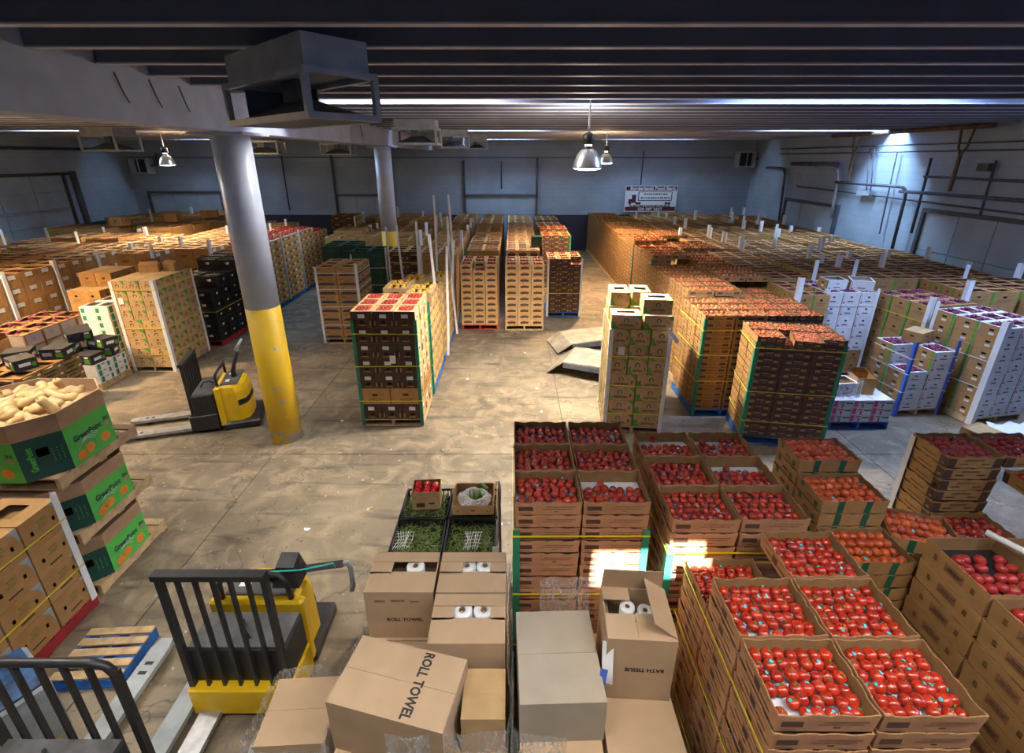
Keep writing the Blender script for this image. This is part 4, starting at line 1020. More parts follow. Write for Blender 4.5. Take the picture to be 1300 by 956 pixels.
# ================================================================== ROLL TOWEL PALLET
mat('towel_card', (0.43, 0.305, 0.195), rough=.8, var=.06, scale=5, bump=.04, bscale=80, spec=.25)
mat('towel_card_in', (0.40, 0.28, 0.17), rough=.9, var=.08)
def roll_thing(x, y, z, r, h, label, axis='z', group='white paper rolls in the open boxes'):
    M = T(x, y, z) if axis == 'z' else T(x, y, z) @ Matrix.Rotation(PI / 2, 4, 'X')
    e = MB().lathe([(r * .98, 0), (r, .01), (r, h - .01), (r * .97, h), (r * .33, h), (r * .3, h - .05)], 22, 0, caps=True).build('paper_roll', 'paper_roll', M=M, label=label, cat='paper roll', group=group)
    MB().lathe([(r * .31, h - .03), (r * .31, h + .001), (r * .25, h + .001), (r * .25, h - .03)], 16, caps=False).build('core', 'kraft_in', e)
    return e
def flap_box(name, x, y, z, w, d, h, rz, label, flaps, letter=None, cat='carton', gap=None, group=None, m='towel_card', rx=0):
    """open case: four walls with thickness, floor, flaps as separate panels. flaps: list of (side, length, angle) angle from level (0 shut, 90 up)"""
    r = empty(name, (x, y, z), rz, label, cat, group)
    if rx: r.rotation_euler = (rx, 0, rz)
    t = .006
    b = MB().box(-w / 2, -d / 2, 0, w / 2, -d / 2 + t, h).box(-w / 2, d / 2 - t, 0, w / 2, d / 2, h).box(-w / 2, -d / 2 + t, 0, -w / 2 + t, d / 2 - t, h).box(w / 2 - t, -d / 2 + t, 0, w / 2, d / 2 - t, h).box(-w / 2 + t, -d / 2 + t, 0, w / 2 - t, d / 2 - t, t)
    b.build('body', m, r)
    for side, ln, ang, frac0, frac1 in flaps:
        a = math.radians(ang); c, s_ = math.cos(a), math.sin(a)
        mb = MB()
        if side in 'fb':
            sg = 1 if side == 'f' else -1; y0 = -sg * d / 2; x0, x1 = -w / 2 + frac0 * w, -w / 2 + frac1 * w
            p = [(x0, y0, h), (x1, y0, h), (x1 - .004, y0 + sg * ln * c, h + ln * s_), (x0 + .004, y0 + sg * ln * c, h + ln * s_)]
        else:
            sg = 1 if side == 'l' else -1; x0 = -sg * w / 2; y0, y1 = -d / 2 + frac0 * d, -d / 2 + frac1 * d
            p = [(x0, y0, h), (x0, y1, h), (x0 + sg * ln * c, y1 - .004, h + ln * s_), (x0 + sg * ln * c, y0 + .004, h + ln * s_)]
        n = (Vector(p[1]) - Vector(p[0])).cross(Vector(p[2]) - Vector(p[0])).normalized() * .005
        if n.z < 0 : n = -n
        mb.loft([p, [tuple(Vector(q) + n) for q in p]], 0, True)
        mb.build('flap', m, r)
    if letter:
        for txt, size, wd, lx_, lz, face_, rot in letter:
            mb = text_mb(txt, size, bold=True, width=wd)
            if face_ == 'top': M = Matrix.Translation((lx_, lz, h + .008)) @ Matrix.Rotation(rot, 4, 'Z')
            else: M = facing(lx_, -d / 2 - .002, lz, 0, -1) @ Matrix.Rotation(rot, 4, 'Z')
            MB().add(mb, M).build('lettering', 'black_print', r)
    return r
pallet(-.56, 2.37, 0, 1.06, 1.24, 'pallet_wood', 'wooden pallet under the roll towel boxes')
for li in range(2):
    for i in range(2):
        for j in range(3):
            o = flap_box('towel_carton', -.82 + i * .52, 1.955 + j * .41, .14 + li * .45, .51, .40, .449, 0,
                     'roll towel carton, %s layer, %s %s, under the open roll towel boxes' % (['bottom', 'second'][li], where_row(j, 3), pos_word(i, 2)), [('f', .199, 0, 0, 1), ('b', .199, 0, 0, 1)], group='roll towel cartons')
            MB().add(text_mb('ROLL TOWEL', .05, bold=True, width=.26), facing(0, -.2025, .23, 0, -1)).build('lettering', 'black_print', o)
fb = [('b', .12, 0, 0, 1), ('f', .19, 0, 0, 1)]
o = flap_box('towel_carton', -.815, 2.785, 1.04, .50, .375, .45, 0, 'open roll towel carton with a half empty corner, lettered ROLL TOWEL', [('b', .10, 3, 0, 1), ('f', .185, 0, 0, 1), ('l', .16, 0, .45, .8)], letter=[('ROLL TOWEL', .042, .265, .03, .19, 'f', 0)], group='roll towel cartons')
MB().box(-.18, -.1895, .36, -.10, -.1885, .38).box(-.06, -.1895, .365, .04, -.1885, .385).box(.08, -.1895, .36, .14, -.1885, .375).build('small_print', 'print_faint', o)
o = flap_box('towel_carton', -.295, 2.785, 1.04, .50, .375, .45, 0, 'open carton with two paper rolls at back right of towel pallet', [('b', .10, 4, 0, 1), ('f', .185, 0, 0, 1), ('l', .17, 0, .45, .75), ('r', .12, 0, .45, .75)], group='roll towel cartons')
o = flap_box('towel_carton', -.295, 2.395, 1.04, .50, .375, .45, 0, 'open carton with two paper rolls at front right of towel pallet', [('b', .10, 4, 0, 1), ('f', .185, 0, 0, 1), ('l', .15, 0, .45, .75), ('r', .10, 0, .45, .75)], group='roll towel cartons')
roll_thing(-.74, 2.86, 1.06, .068, .415, 'single paper roll showing in the box lettered ROLL TOWEL')
roll_thing(-.345, 2.86, 1.06, .068, .418, 'left paper roll in the back right towel carton')
roll_thing(-.205, 2.86, 1.06, .068, .418, 'right paper roll in the back right towel carton')
roll_thing(-.345, 2.47, 1.06, .072, .418, 'left paper roll in the front right towel carton')
roll_thing(-.195, 2.47, 1.06, .072, .418, 'right paper roll in the front right towel carton')
o = flap_box('towel_carton', -.68, 2.00, 1.041, .72, .43, .415, -.235, 'largest closed towel carton lying turned, lettered ROL across its top', [('b', .214, 0, 0, 1), ('f', .214, 0, 0, 1)], letter=[('ROLL TOWEL', .085, .40, .12, .0, 'top', -PI / 2)], group='roll towel cartons')
o = flap_box('carton', -.17, 2.0, 1.041, .26, .30, .30, 0, 'small buff carton right of the turned towel carton', [('b', .15, 0, 0, 1), ('f', .15, 0, 0, 1)], m='carton_tan')
# stretch film hanging round the pallet
def film_sheet(name, pts, z0, z1, label, amp=.012, n=40, m=10, top=None):
    """wavy upright sheet along a ground path"""
    P = [Vector((*p, 0)) for p in pts]; seg = [(P[i + 1] - P[i]).length for i in range(len(P) - 1)]; tot = sum(seg)
    mb = MB(); rings = []
    r = random.Random(len(label))
    ph = [r.uniform(0, 6) for _ in range(6)]
    for i in range(n + 1):
        s_ = tot * i / n; k = 0
        while k < len(seg) - 1 and s_ > seg[k]: s_ -= seg[k]; k += 1
        dd = (P[k + 1] - P[k]).normalized(); p = P[k] + dd * s_; nn = Vector((dd.y, -dd.x, 0))
        ring = []
        for j in range(m + 1):
            z = z0 + (z1 - z0) * j / m
            if j == m: z += .018 * math.sin(i * .45 + ph[0])
            o_ = amp * (1 + math.sin(i * .8 + ph[1] + z * 3) * .6 + math.sin(i * 1.9 + z * 7 + ph[2]) * .4)
            ring.append(tuple(p + nn * o_ + ZV * z))
        rings.append(ring)
    mb.loft(rings, 0, False, True, closed=False)
    o = mb.build(name, 'film'); tag(o, label, 'plastic film', 'loose stretch film')
    return o
film_sheet('stretch_film', [(-.70, 1.73), (-.03, 1.74), (-.025, 2.985)], .2, 1.44, 'clear stretch film hanging on the right of the roll towel boxes', .014)
film_sheet('stretch_film', [(-1.12, 2.99), (-1.115, 1.74)], .2, 1.15, 'clear stretch film on the left of the roll towel boxes', .012)
for i, (zz, hh) in enumerate(((0.0, .5), (.502, .48))):
    flap_box('carton', -1.40, 2.13, zz, .44, .42, hh, .05, ['lower film wrapped carton beside the yellow pallet jack', 'upper film wrapped carton beside the yellow pallet jack'][i], [('b', .209, 0, 0, 1), ('f', .209, 0, 0, 1)])
film_sheet('stretch_film', [(-1.66, 1.90), (-1.15, 1.88), (-1.15, 2.37), (-1.64, 2.38), (-1.66, 1.90)], .1, 1.02, 'crumpled film round the cartons beside the yellow pallet jack', .015)

# crates of beans with the pepper box and cucumber tray
pallet(-.61, 3.71, 0, .98, .92, 'pallet_wood', 'wooden pallet under the black bean crates')
CR = dict(bars=9)
for j in range(2):
    for i in range(2):
        for li in range(5):
            top = li == 4
            o = link('bean_crate', (plastic_crate(.465, .435, .205, dict(bars=10, back=.05 if not top else .085))).mesh('bean_crate', ['black_plastic', 'bean_shade']), M=T(-.85 + i * .48, 3.49 + j * .445, .14 + li * .212),
                 label='black plastic bean crate, %s, %s %s of four' % (layer_word(4 - li), ['front', 'back'][j], pos_word(i, 2)), cat='crate', group='black bean crates')
BEAN = MB().tube([(-.04, 0, 0), (-.015, .004, .003), (.015, .004, .002), (.04, -.002, 0)], [.002, .0042, .0042, .002], 5)
for j in range(2):
    for i in range(2):
        for q in range(330):
            x, y = rnd.uniform(-.19, .19), rnd.uniform(-.175, .175)
            stuff_add('beans', BEAN, ['bean'], T(-.85 + i * .48 + x, 3.49 + j * .445 + y, .14 + 4 * .212 + .124 + rnd.uniform(.0, .035), rnd.uniform(0, 6.28), rnd.uniform(-.3, .3)))
stuff_build('beans', 'green_beans', 'loose green beans heaped in the black crates', 'beans')
# white netting strands over the front crates
for i, (x, y) in enumerate(((-.95, 3.42), (-.33, 3.42))):
    mb = MB()
    for k in range(7):
        mb.tube([(x - .1 + k * .02, y - .1, 1.19), (x - .08 + k * .02 + rnd.uniform(-.02, .02), y, 1.20), (x - .1 + k * .025, y + .12, 1.19)], .0025, 4)
    for k in range(5):
        mb.tube([(x - .1, y - .08 + k * .04, 1.195), (x, y - .07 + k * .04, 1.203), (x + .06, y - .08 + k * .045, 1.195)], .0025, 4)
    mb.build('netting', 'white_plastic', label=['scrap of white netting on the front left bean crate', 'scrap of white netting on the front right bean crate'][i], cat='netting')
ZC = .14 + 5 * .212
# pepper box
pb = open_carton(.27, .21, .20, dict(wave=FLAT, depth=.09, taper=0, holes={'f': []}, decals={'f': [('rect', 2, .15, .15, .45, .4), ('rect', 2, .6, .3, .8, .4)]}))
pbo = pb.build('pepper_box', ['carton_tan', 'kraft_in', 'print_brown'], M=T(-.84, 3.94, ZC - .012, .06), label='small open box of red peppers on the bean crates', cat='box')
for i in range(9):
    a = MB().lathe([(.006, -.035), (.022, -.033), (.03, -.01), (.034, .015), (.028, .032), (.01, .028)], 10).mesh('red_pepper', ['pepper'])
    x, y = -.92 + .08 * (i % 3), 3.885 + .055 * (i // 3)
    p = link('red_pepper', a, M=T(x + rnd.uniform(-.01, .01), y, ZC + .138 + rnd.uniform(0, .02), rnd.uniform(0, 6), rnd.uniform(-.8, .8)), label='glossy red pepper in the small box on the bean crates', cat='pepper', group='red peppers in the small box')
    MB().tube([(0, 0, .025), (.004, .003, .045)], .004, 5).build('stem', 'vine', p)
# cucumber tray with clear bag
ct = open_carton(.40, .36, .10, dict(wave=FLAT, depth=.075, taper=0, t=.014,  holes={'f': [slot(.5, .5, .05, .1), slot(.15, .4, .02, .1), slot(.85, .4, .02, .1)]}))
ct.build('cucumber_tray', ['kraft_light', 'kraft_in'], M=T(-.375, 3.92, ZC + .005), label='kraft tray holding zucchini in a clear bag on bean crates', cat='tray')
for i, (x, y, rz, ln) in enumerate(((-.40, 3.92, 1.75, .17), (-.34, 3.90, 1.5, .17), (-.30, 3.94, 1.9, .14), (-.28, 4.05, 2.2, .13))):
    z = MB().tube([(-ln / 2, 0, 0), (-ln * .42, 0, .001), (-ln * .1, .006, .002), (ln * .3, .004, .001), (ln * .44, 0, 0), (ln * .52, 0, 0)], [.004, .017, .02, .019, .014, .006], 10).build('zucchini', 'zucchini', M=T(x, y, ZC + .095 + .006 * (i % 2), rz), label=['leftmost zucchini in the clear bag', 'middle zucchini in the clear bag', 'rightmost zucchini in the clear bag', 'zucchini sticking out behind the clear bag'][i], cat='zucchini', group='zucchini in the tray')
bag = MB(); rb = random.Random(4); rings = []
for i in range(9):
    rr = .06 + .11 * i / 8
    rings.append([(-.365 + rr * 1.0 * math.cos(2 * PI * k / 28) * (1 + rb.uniform(-.08, .08)), 3.91 + rr * .88 * math.sin(2 * PI * k / 28) * (1 + rb.uniform(-.08, .08)), ZC + .075 + .03 * math.sin(i * .5) + rb.uniform(0, .018)) for k in range(28)])
bag.loft(rings, 0, False, True); bag.build('plastic_bag', 'bag_film', label='crumpled clear bag opened round the zucchini', cat='bag')
MB().box(-.155, 3.74, ZC + .003, -.145, 4.14, ZC + .09).build('tray_side_board', 'kraft_light', label='loose kraft strip right of the zucchini tray', cat='card strip')
corner_post(T(-.12, 3.26), .14, 1.28, 'white_plastic', 'white corner post right of the bean crates', 'corner posts on the stacks', sx=-1, sy=1)
corner_post(T(-.12, 4.16), .14, 1.28, 'white_plastic', 'white corner post behind the bean crates on the right', 'corner posts on the stacks', sx=-1, sy=-1)

# ================================================================== BATH TISSUE AND GREY CARTON
pallet(.54, 2.14, 0, 1.0, .84, 'pallet_wood', 'wooden pallet under the bath tissue box')
mat('grey_card', (0.36, 0.31, 0.25), rough=.75, var=.10, scale=3, bump=.05, bscale=20)
for i, (x, w) in enumerate(((.29, .49), (.79, .46))):
    for li in range(2):
        flap_box('tissue_carton', x, 2.14, .14 + li * .51, w, .80, .505, 0, '%s carton under the %s' % (['lower', 'upper'][li], ['grey flat topped carton', 'bath tissue box'][i]), [('b', .399, 0, 0, 1), ('f', .399, 0, 0, 1)], group='cartons under the tissue boxes')
flap_box('grey_carton', .285, 2.14, 1.165, .50, .60, .33, .03, 'wide grey brown carton with a smooth flat top beside bath tissue', [('b', .30, 0, 0, 1), ('f', .298, 0, 0, 1)], m='grey_card')
film_sheet('stretch_film', [(.012, 2.52), (.015, 1.72), (.3, 1.71)], .3, 1.46, 'clear stretch film on the left of the grey carton', .012)
film_sheet('stretch_film', [(.56, 2.60), (.2, 2.585)], 1.0, 1.62, 'stretched film strand from bath tissue box to the tomato stack', .01, 24)
flap_box('bath_tissue_box', .80, 2.27, 1.165, .42, .38, .52, -.06, 'torn open carton lettered BATH TISSUE upside down', [('b', .20, 78, 0, .95), ('f', .165, 4, .0, .45), ('f', .185, 0, .45, 1), ('r', .19, 38, .05, 1), ('l', .12, -70, .3, 1), ('b', .12, 10, 0, .42)], letter=[('BATH TISSUE', .042, .24, .03, .27, 'f', PI)])
for i, (x, y) in enumerate(((.76, 2.36), (.87, 2.33), (.80, 2.25))):
    o = roll_thing(x, y, 1.40, .05, .24, 'wrapped tissue roll in the torn bath tissue box, %s' % ['back left', 'back right', 'front'][i])
mb = MB(); rb = random.Random(3)
grid = [[(.60 + i * .016, 2.12 + j * .01 - i * .006, 1.36 + j * .045 + rb.uniform(-.012, .012)) for i in range(5)] for j in range(7)]
mb.loft(grid, 0, False, True, closed=False)
ob = mb.build('tissue_wrapper', ['paper_roll'], label='torn white and blue wrapper hanging from the bath tissue box', cat='wrapper'); ob.location = (-.045, -.06, 0)
MB().face([(.565, 2.045, 1.44), (.60, 2.03, 1.46), (.615, 2.05, 1.56), (.575, 2.07, 1.55)]).build('blue_print', 'blue_plastic', ob)

# ================================================================== SQUASH BINS
def oct_ring(a, b, c, z): return [(-a + c, -b, z), (a - c, -b, z), (a, -b + c, z), (a, b - c, z), (a - c, b, z), (-a + c, b, z), (-a, b - c, z), (-a, -b + c, z)]
def squash_bin(z, h, which, depth):
    a, b, c = .565, .52, .25; t = .012
    r = empty('produce_bin', (-4.93, 4.345, z), 0, 'green printed octagonal bin, %s of the three tiers' % which, 'bin', 'green printed octagonal bins')
    k = .70 * h
    MB().loft([oct_ring(a, b, c, k), oct_ring(a, b, c, h)], 0, False).loft([oct_ring(a - t, b - t, c, h), oct_ring(a - t, b - t, c, h - depth)], 0, False).loft([oct_ring(a, b, c, h), oct_ring(a - t, b - t, c, h)], 0, False).face(oct_ring(a - t, b - t, c, h - depth), 0).build('rim_wall', 'bin_kraft', r)
    R0, R1 = oct_ring(a, b, c, 0), oct_ring(a, b, c, k)
    for i in range(8):
        j = (i + 1) % 8
        p = MB(); w = (Vector(R0[j]) - Vector(R0[i])).length; O = Vector(R0[i]); U = (Vector(R0[j]) - O).normalized()
        hole = [(.5 - .045 / w, .52, .5 + .045 / w, .52 + .09 / k)] if i % 2 == 1 else []
        panel(p, O, U, ZV, w, k, hole, 0)
        pan = p.build('side_panel', 'bin_green' if i % 2 == 0 else 'bin_dark', r)
        if i in (1, 2, 3, 0):
            n = Vector((U.y, -U.x, 0))
            def tx(s, size, wd, u, v, mk, rot=0):
                q = O + U * (u * w) + ZV * (v * k) + n * .003
                M = facing(q.x, q.y, q.z, n.x, n.y) @ Matrix.Rotation(rot, 4, 'Z')
                MB().add(text_mb(s, size, bold=True, width=wd), M).build('lettering', mk, pan)
            if i % 2 == 0:
                tx('GreenPoint', .09, .34, .45, .62, 'bin_dark'); tx('inc', .07, .07, .90, .70, 'bin_dark')
                def disc(u, v, rad, mk, name):
                    q = O + U * (u * w) + ZV * (v * k) + n * .003
                    pts = [tuple(q + U * rad * math.cos(2 * PI * s / 18) * 1.15 + ZV * rad * math.sin(2 * PI * s / 18)) for s in range(18)]
                    MB().face(pts).build(name, mk, pan)
                for u, v in ((.22, .18), (.40, .24), (.78, .26)): disc(u, v, .052, 'orange_print', 'pumpkin_print')
                for s in range(4):
                    q = [O + U * ((.06 + .5 * t_ + s * .03) * w) + ZV * ((.18 + .30 * math.sin(t_ * 2.4) + s * .035) * k) + n * .0025 for t_ in [x / 8 for x in range(9)]]
                    m_ = MB()
                    for e in range(8): m_.face([q[e], q[e + 1], q[e + 1] + ZV * .006, q[e] + ZV * .006])
                    m_.build('vine_print', 'white_card', pan)
                q = O + U * (.88 * w) + ZV * (.56 * k) + n * .003
                MB().face([q - U * .03 - ZV * .02, q + U * .03 - ZV * .02, q + U * .03 + ZV * .02, q - U * .03 + ZV * .02]).build('print_block', 'bin_kraft', pan)
            else:
                tx('GreenPoint', .07, .26, .25, .5, 'bin_green', PI / 2)
                for s in range(3): tx('- - - - -', .04, .14, .68 + s * .1, .5, 'bin_green', PI / 2)
    MB().face(R0[::-1]).build('bottom', 'bin_kraft', r)
    return r
squash_bin(.14, .52, 'lowest', .05); squash_bin(.82, .52, 'middle', .05); squash_bin(1.50, .62, 'topmost, heaped with squash', .16)
for zz, w in ((0, 'lowest'), (.68, 'middle'), (1.36, 'topmost')): pallet(-4.99, 4.41, 0, 1.20, 1.02, 'pallet_wood', 'wooden pallet under the %s squash bin' % w, z=zz)
sq_mesh = []
for v in range(3):
    b_ = [.85, 1.0, 1.1][v]
    pr = [(.004, 0), (.03, .006), (.052 * b_, .03), (.06 * b_, .06), (.055 * b_, .09), (.042, .115), (.036, .15), (.037, .19), (.035, .215), (.02, .23), (.006, .232)]
    sq_mesh.append(MB().lathe(pr, 14).mesh('butternut_squash', ['squash']))
stem_me = MB().tube([(0, 0, .228), (.002, .002, .25)], [.008, .006], 6).mesh('stem', ['pallet_wood'])
n = 0
for j in range(7):
    for i in range(8):
        x = -5.38 + i * .128 + rnd.uniform(-.03, .03); y = 3.94 + j * .135 + rnd.uniform(-.03, .03)
        if abs(x + 4.93) / .50 + abs(y - 4.345) / .46 > 1.32: continue
        a = rnd.uniform(0, 6.28)
        z = 1.50 + .62 - .16 + .055 + .07 * (1 - ((x + 4.93) / .6) ** 2) * (1 - ((y - 4.345) / .55) ** 2) + rnd.uniform(0, .04)
        M = T(x, y, z, a) @ Matrix.Rotation(PI / 2 + rnd.uniform(-.25, .25), 4, 'Y') @ Matrix.Translation((0, 0, -.11))
        # keep inside the bin walls
        tip = M @ Vector((0, 0, .23)); tail = M @ Vector((0, 0, 0))
        if max(abs(tip.x + 4.93), abs(tail.x + 4.93)) > .53 or max(abs(tip.y - 4.345), abs(tail.y - 4.345)) > .48: 
            M = T(x * .9 - .493, y * .9 + .4345, z, a) @ Matrix.Rotation(.5, 4, 'Y') @ Matrix.Translation((0, 0, -.08))
        o = link('butternut_squash', sq_mesh[rnd.randrange(3)], M=M, label='pale butternut squash heaped in the topmost green bin', cat='squash', group='squash in the topmost bin')
        link('stem', stem_me, o)

# carton stack left of frame with red pallet
stack('the stack with red pallet', -4.88, 3.20, 1.04, 1.20, [(3, 2, 3, .30, 'banana_carton', 'kraft fruit carton'), (1, 2, 3, .32, 'banana_carton', 'kraft fruit carton')], pal='pallet_red', faces='fr',
      posts=[('br', .10, 1.42, 'white_plastic', .06)], straps=[(.55, 'strap_yellow'), (1.12, 'strap_yellow')])
# grey tub with blue stains on a wooden pallet, blue pallet
pallet(-3.76, 3.16, .05, .60, .50, 'pallet_wood', 'low blue and bare wood pallet beside the fork tips', m2='pallet_blue')
r = empty('tub', (-4.02, 2.60, 0), -.55, 'grey rectangular tub with blue stained top by the blue pallet', 'tub')
MB().bbox(-.30, -.22, 0, .30, .22, .52, .02).build('body', 'rack_grey', r)
mat('blue_stain', (0.01, 0.04, 0.10), rough=.35, var=.4, scale=9, col2=(0.03, 0.12, 0.30))
MB().box(-.27, -.19, .52, .27, .19, .535).build('stained_top', 'blue_stain', r)

# ================================================================== PALLET JACKS
def pallet_jack(x, y, rz, label, rack=1.5, width=.83, rounded=False, tiller=0.0, bars=7, fork='steel', full=True):
    r = empty('pallet_jack', (x, y, 0), rz, label, 'pallet jack', 'electric pallet jacks')
    wy = width / 2
    for s in (-1, 1):
        y0, y1 = s * .27 - .085, s * .27 + .085
        pr = MB(); top = [(-1.18, y0 + .03), (-1.18, y1 - .03), (-1.08, y1), (0, y1), (0, y0), (-1.08, y0)]
        pr.prism(top[::-1], .055, .105)
        fk = pr.build('fork', fork, r)
        for k in range(2):
            MB().box(-.95 + k * .09, s * .27 - .035, .105, -.92 + k * .09, s * .27 + .035, .107).build('fork_slot', 'black_metal', fk)
        MB().lathe([(.045, -.05), (.045, .05)], 12, M=Matrix.Translation((-.9, s * .27, .046)) @ Matrix.Rotation(PI / 2, 4, 'X')).build('load_wheel', 'rubber', fk)
    # load backrest
    bt = .022
    rk = MB().box(-.035, -wy, .34, .01, -wy + .045, rack).box(-.035, wy - .045, .34, .01, wy, rack)
    if not rounded: rk.box(-.06, -wy, rack, .012, wy, rack + .05)
    else: rk.tube([(-.01, -wy + .022, rack - .02), (-.01, -wy + .06, rack + .05), (-.01, -wy + .15, rack + .08), (-.01, wy - .15, rack + .08), (-.01, wy - .06, rack + .05), (-.01, wy - .022, rack - .02)], .028, 8)
    b = rk.build('backrest_frame', 'black_metal', r)
    for i in range(1, bars - 1):
        yy = -wy + .022 + (width - .044) * i / (bars - 1)
        MB().box(-.028, yy - bt / 2, .34, .006, yy + bt / 2, rack + (.06 if rounded else 0)).build('backrest_bar', 'black_metal', b)
    MB().bbox(-.07, -.42, .07, .36, .42, .34, .012).build('chassis', 'yellow_paint' if full else 'black_metal', r)
    MB().bbox(.02, -.40, .34, .36, .40, .70, .012).build('battery_case', 'black_metal', r)
    bc = MB().box(.03, -.385, .70, .35, .385, .715).build('battery_lid', 'grey_top', r)
    MB().tube([(.10, -.08, .72), (.14, -.02, .78), (.22, .02, .78), (.26, .06, .72)], .012, 6).build('battery_cable', 'rubber', bc)
    # yellow bodywork: front plate and rounded motor cover
    bd = MB().bbox(.37, -.41, .10, .46, .41, .80, .02)
    def rr(z, ins, x1): return [(.465, -.36 + ins, z), (x1 - .14, -.36 + ins, z), (x1 - .03, -.27 + ins, z), (x1, -.12, z), (x1, .12, z), (x1 - .03, .27 - ins, z), (x1 - .14, .36 - ins, z), (.465, .36 - ins, z)]
    bd.loft([rr(.14, 0, .84), rr(.66, 0, .82), rr(.76, .02, .79), rr(.80, .06, .74)], 0, True)
    bd.build('bodywork', 'yellow_paint', r)
    MB().loft([[(p[0] + (.004 if p[0] > .5 else 0), p[1] * 1.012, p[2]) for p in rr(.42, 0, .834)][1:7], [(p[0] + (.004 if p[0] > .5 else 0), p[1] * 1.012, p[2]) for p in rr(.52, 0, .83)][1:7]], 0, False, closed=False).build('side_stripe', 'black_print', r)
    MB().bbox(.40, -.42, .03, .98, .42, .14, .03).build('base_skirt', 'black_metal', r)
    MB().lathe([(.11, -.05), (.11, .05)], 16, M=Matrix.Translation((.66, 0, .112)) @ Matrix.Rotation(PI / 2, 4, 'X')).build('drive_wheel', 'rubber', r)
    MB().bbox(.45, -.30, .80, .72, .30, .825, .01).build('top_plate', 'grey_top', r)
    for k, (yy, wd) in enumerate(((-.16, .10), (.16, .10))):
        MB().box(.52, yy - wd / 2, .825, .58, yy + wd / 2, .827).build('warning_label', 'sticker', r)
    MB().tube([(.42, -.30, .78), (.41, -.29, .98), (.44, -.22, 1.04), (.46, 0, 1.05), (.44, .22, 1.04), (.41, .29, .98), (.42, .30, .78)], .024, 8).build('grab_bar', 'black_plastic', r)
    if tiller:
        MB().loft([[(.50, -.34, .825), (.72, -.34, .825), (.72, -.10, .825), (.50, -.10, .825)], [(.54, -.30, 1.02), (.68, -.30, 1.06), (.68, -.14, 1.06), (.54, -.14, 1.02)]], 0, True).build('console', 'black_metal', r)
    # tiller
    ca, sa = math.cos(tiller), math.sin(tiller)
    tl = (lambda a, z: (.62 + a * ca, a * sa, z))
    if tiller:
        tp = MB().tube([tl(0, .80), tl(.04, .86), tl(.12, .86), tl(.66, .84)], [.07, .06, .048, .045], 4, sm=False)
        hp = [tl(.64, .84), tl(.70, .84), tl(.72, .78), tl(.72, .56), tl(.70, .5)]
    else:
        tp = MB().tube([(.62, 0, .80), (.62, 0, .92), (.66, 0, 1.05), (.76, 0, 1.30)], [.05, .04, .03, .028], 8)
        hp = [(.76, 0, 1.30), (.75, .10, 1.34), (.80, .13, 1.42), (.83, .08, 1.46), (.83, -.08, 1.46), (.80, -.13, 1.42), (.75, -.10, 1.34), (.76, 0, 1.30)]
    t_ = tp.build('tiller', 'black_metal', r)
    MB().tube(hp, .024, 8).build('tiller_grip', 'rack_grey', t_)
    return r
j1 = pallet_jack(-2.23, 2.74, PI / 2, 'yellow and black pallet jack nearest the camera with tall backrest', 1.5, .83, tiller=-1.35)
MB().tube([(.42, .10, 1.05), (.44, -.05, 1.07), (.55, -.35, .98), (.62, -.62, .99), (.61, -.64, .95)], .008, 5).build('teal_string', 'teal_string', j1)
pallet_jack(-5.46, 7.52, .30, 'yellow pallet jack parked beside the big column', 1.22, .74, full=False)
pallet_jack(-3.03, 2.14, -PI / 2, 'pallet jack at bottom left with rounded black backrest', 1.32, 1.0, rounded=True, fork='rack_grey')
# ================================================================== MID FLOOR
def top_fill(m, n=(3, 2), r=.036, key='more_tomatoes', low=2, depth=.06):
    def f(M, w, d, h, kind, i, j): fill_tomatoes(M @ T(0, 0, 0), w * .86, d * .84, h, '', n=n, r=r, m=m, depth=depth, key=key, low=low)
    return f
# dark tomato cartons in front of the aisle
stack('dark tomato stack', -2.08, 7.96, 1.06, 1.10, [(1, 3, 3, .29, 'dark_tomato_carton', 'dark tomato carton'), (1, 2, 3, .30, 'plain_carton', 'plain kraft carton'), (5, 3, 3, .274, 'dark_tomato_carton', 'dark tomato carton')], pal='pallet_wood', faces='fr',
      posts=[('fl', .02, 1.95, 'teal_green'), ('fr', .02, 1.95, 'teal_green'), ('br', .02, 1.95, 'teal_green')], straps=[(.50, 'strap_yellow'), (1.15, 'strap_yellow'), (1.72, 'strap_yellow')], fill=top_fill('tomato', (4, 4), .042, low=True))
stack('the yellow fruit stack', -2.06, 9.36, 1.04, 1.45, [(7, 2, 4, .262, 'yellow_fruit_carton', 'yellow fruit carton')], pal='pallet_blue', faces='fr', skip=lambda i, j, t: t == 0 and (i + j) % 3 == 1,
      posts=[('fr', .02, 1.9, 'teal_green')], straps=[(.62, 'strap_yellow'), (1.45, 'strap_yellow')], fill=top_fill('fruit_yellow', (3, 3), .045, 'yellow_fruit'))
stack('the second yellow fruit stack', -2.06, 11.22, 1.04, 1.85, [(6, 2, 5, .262, 'yellow_fruit_carton', 'yellow fruit carton')], pal='pallet_blue', faces='fr', skip=lambda i, j, t: t == 0 and (i * 2 + j) % 3 == 1,
      straps=[(.75, 'strap_yellow')], fill=top_fill('fruit_yellow', (3, 3), .045, 'yellow_fruit'))
stack('the navy printed stack', -4.23, 11.98, 1.02, 1.10, [(8, 2, 3, .226, 'navy_print_carton', 'navy printed carton')], pal='pallet_wood', faces='fr',
      posts=[('fl', .02, 1.97, 'white_plastic'), ('fr', .02, 2.05, 'white_plastic')], straps=[(.50, 'strap_white'), (.98, 'strap_white'), (1.42, 'strap_white'), (1.80, 'strap_white')])
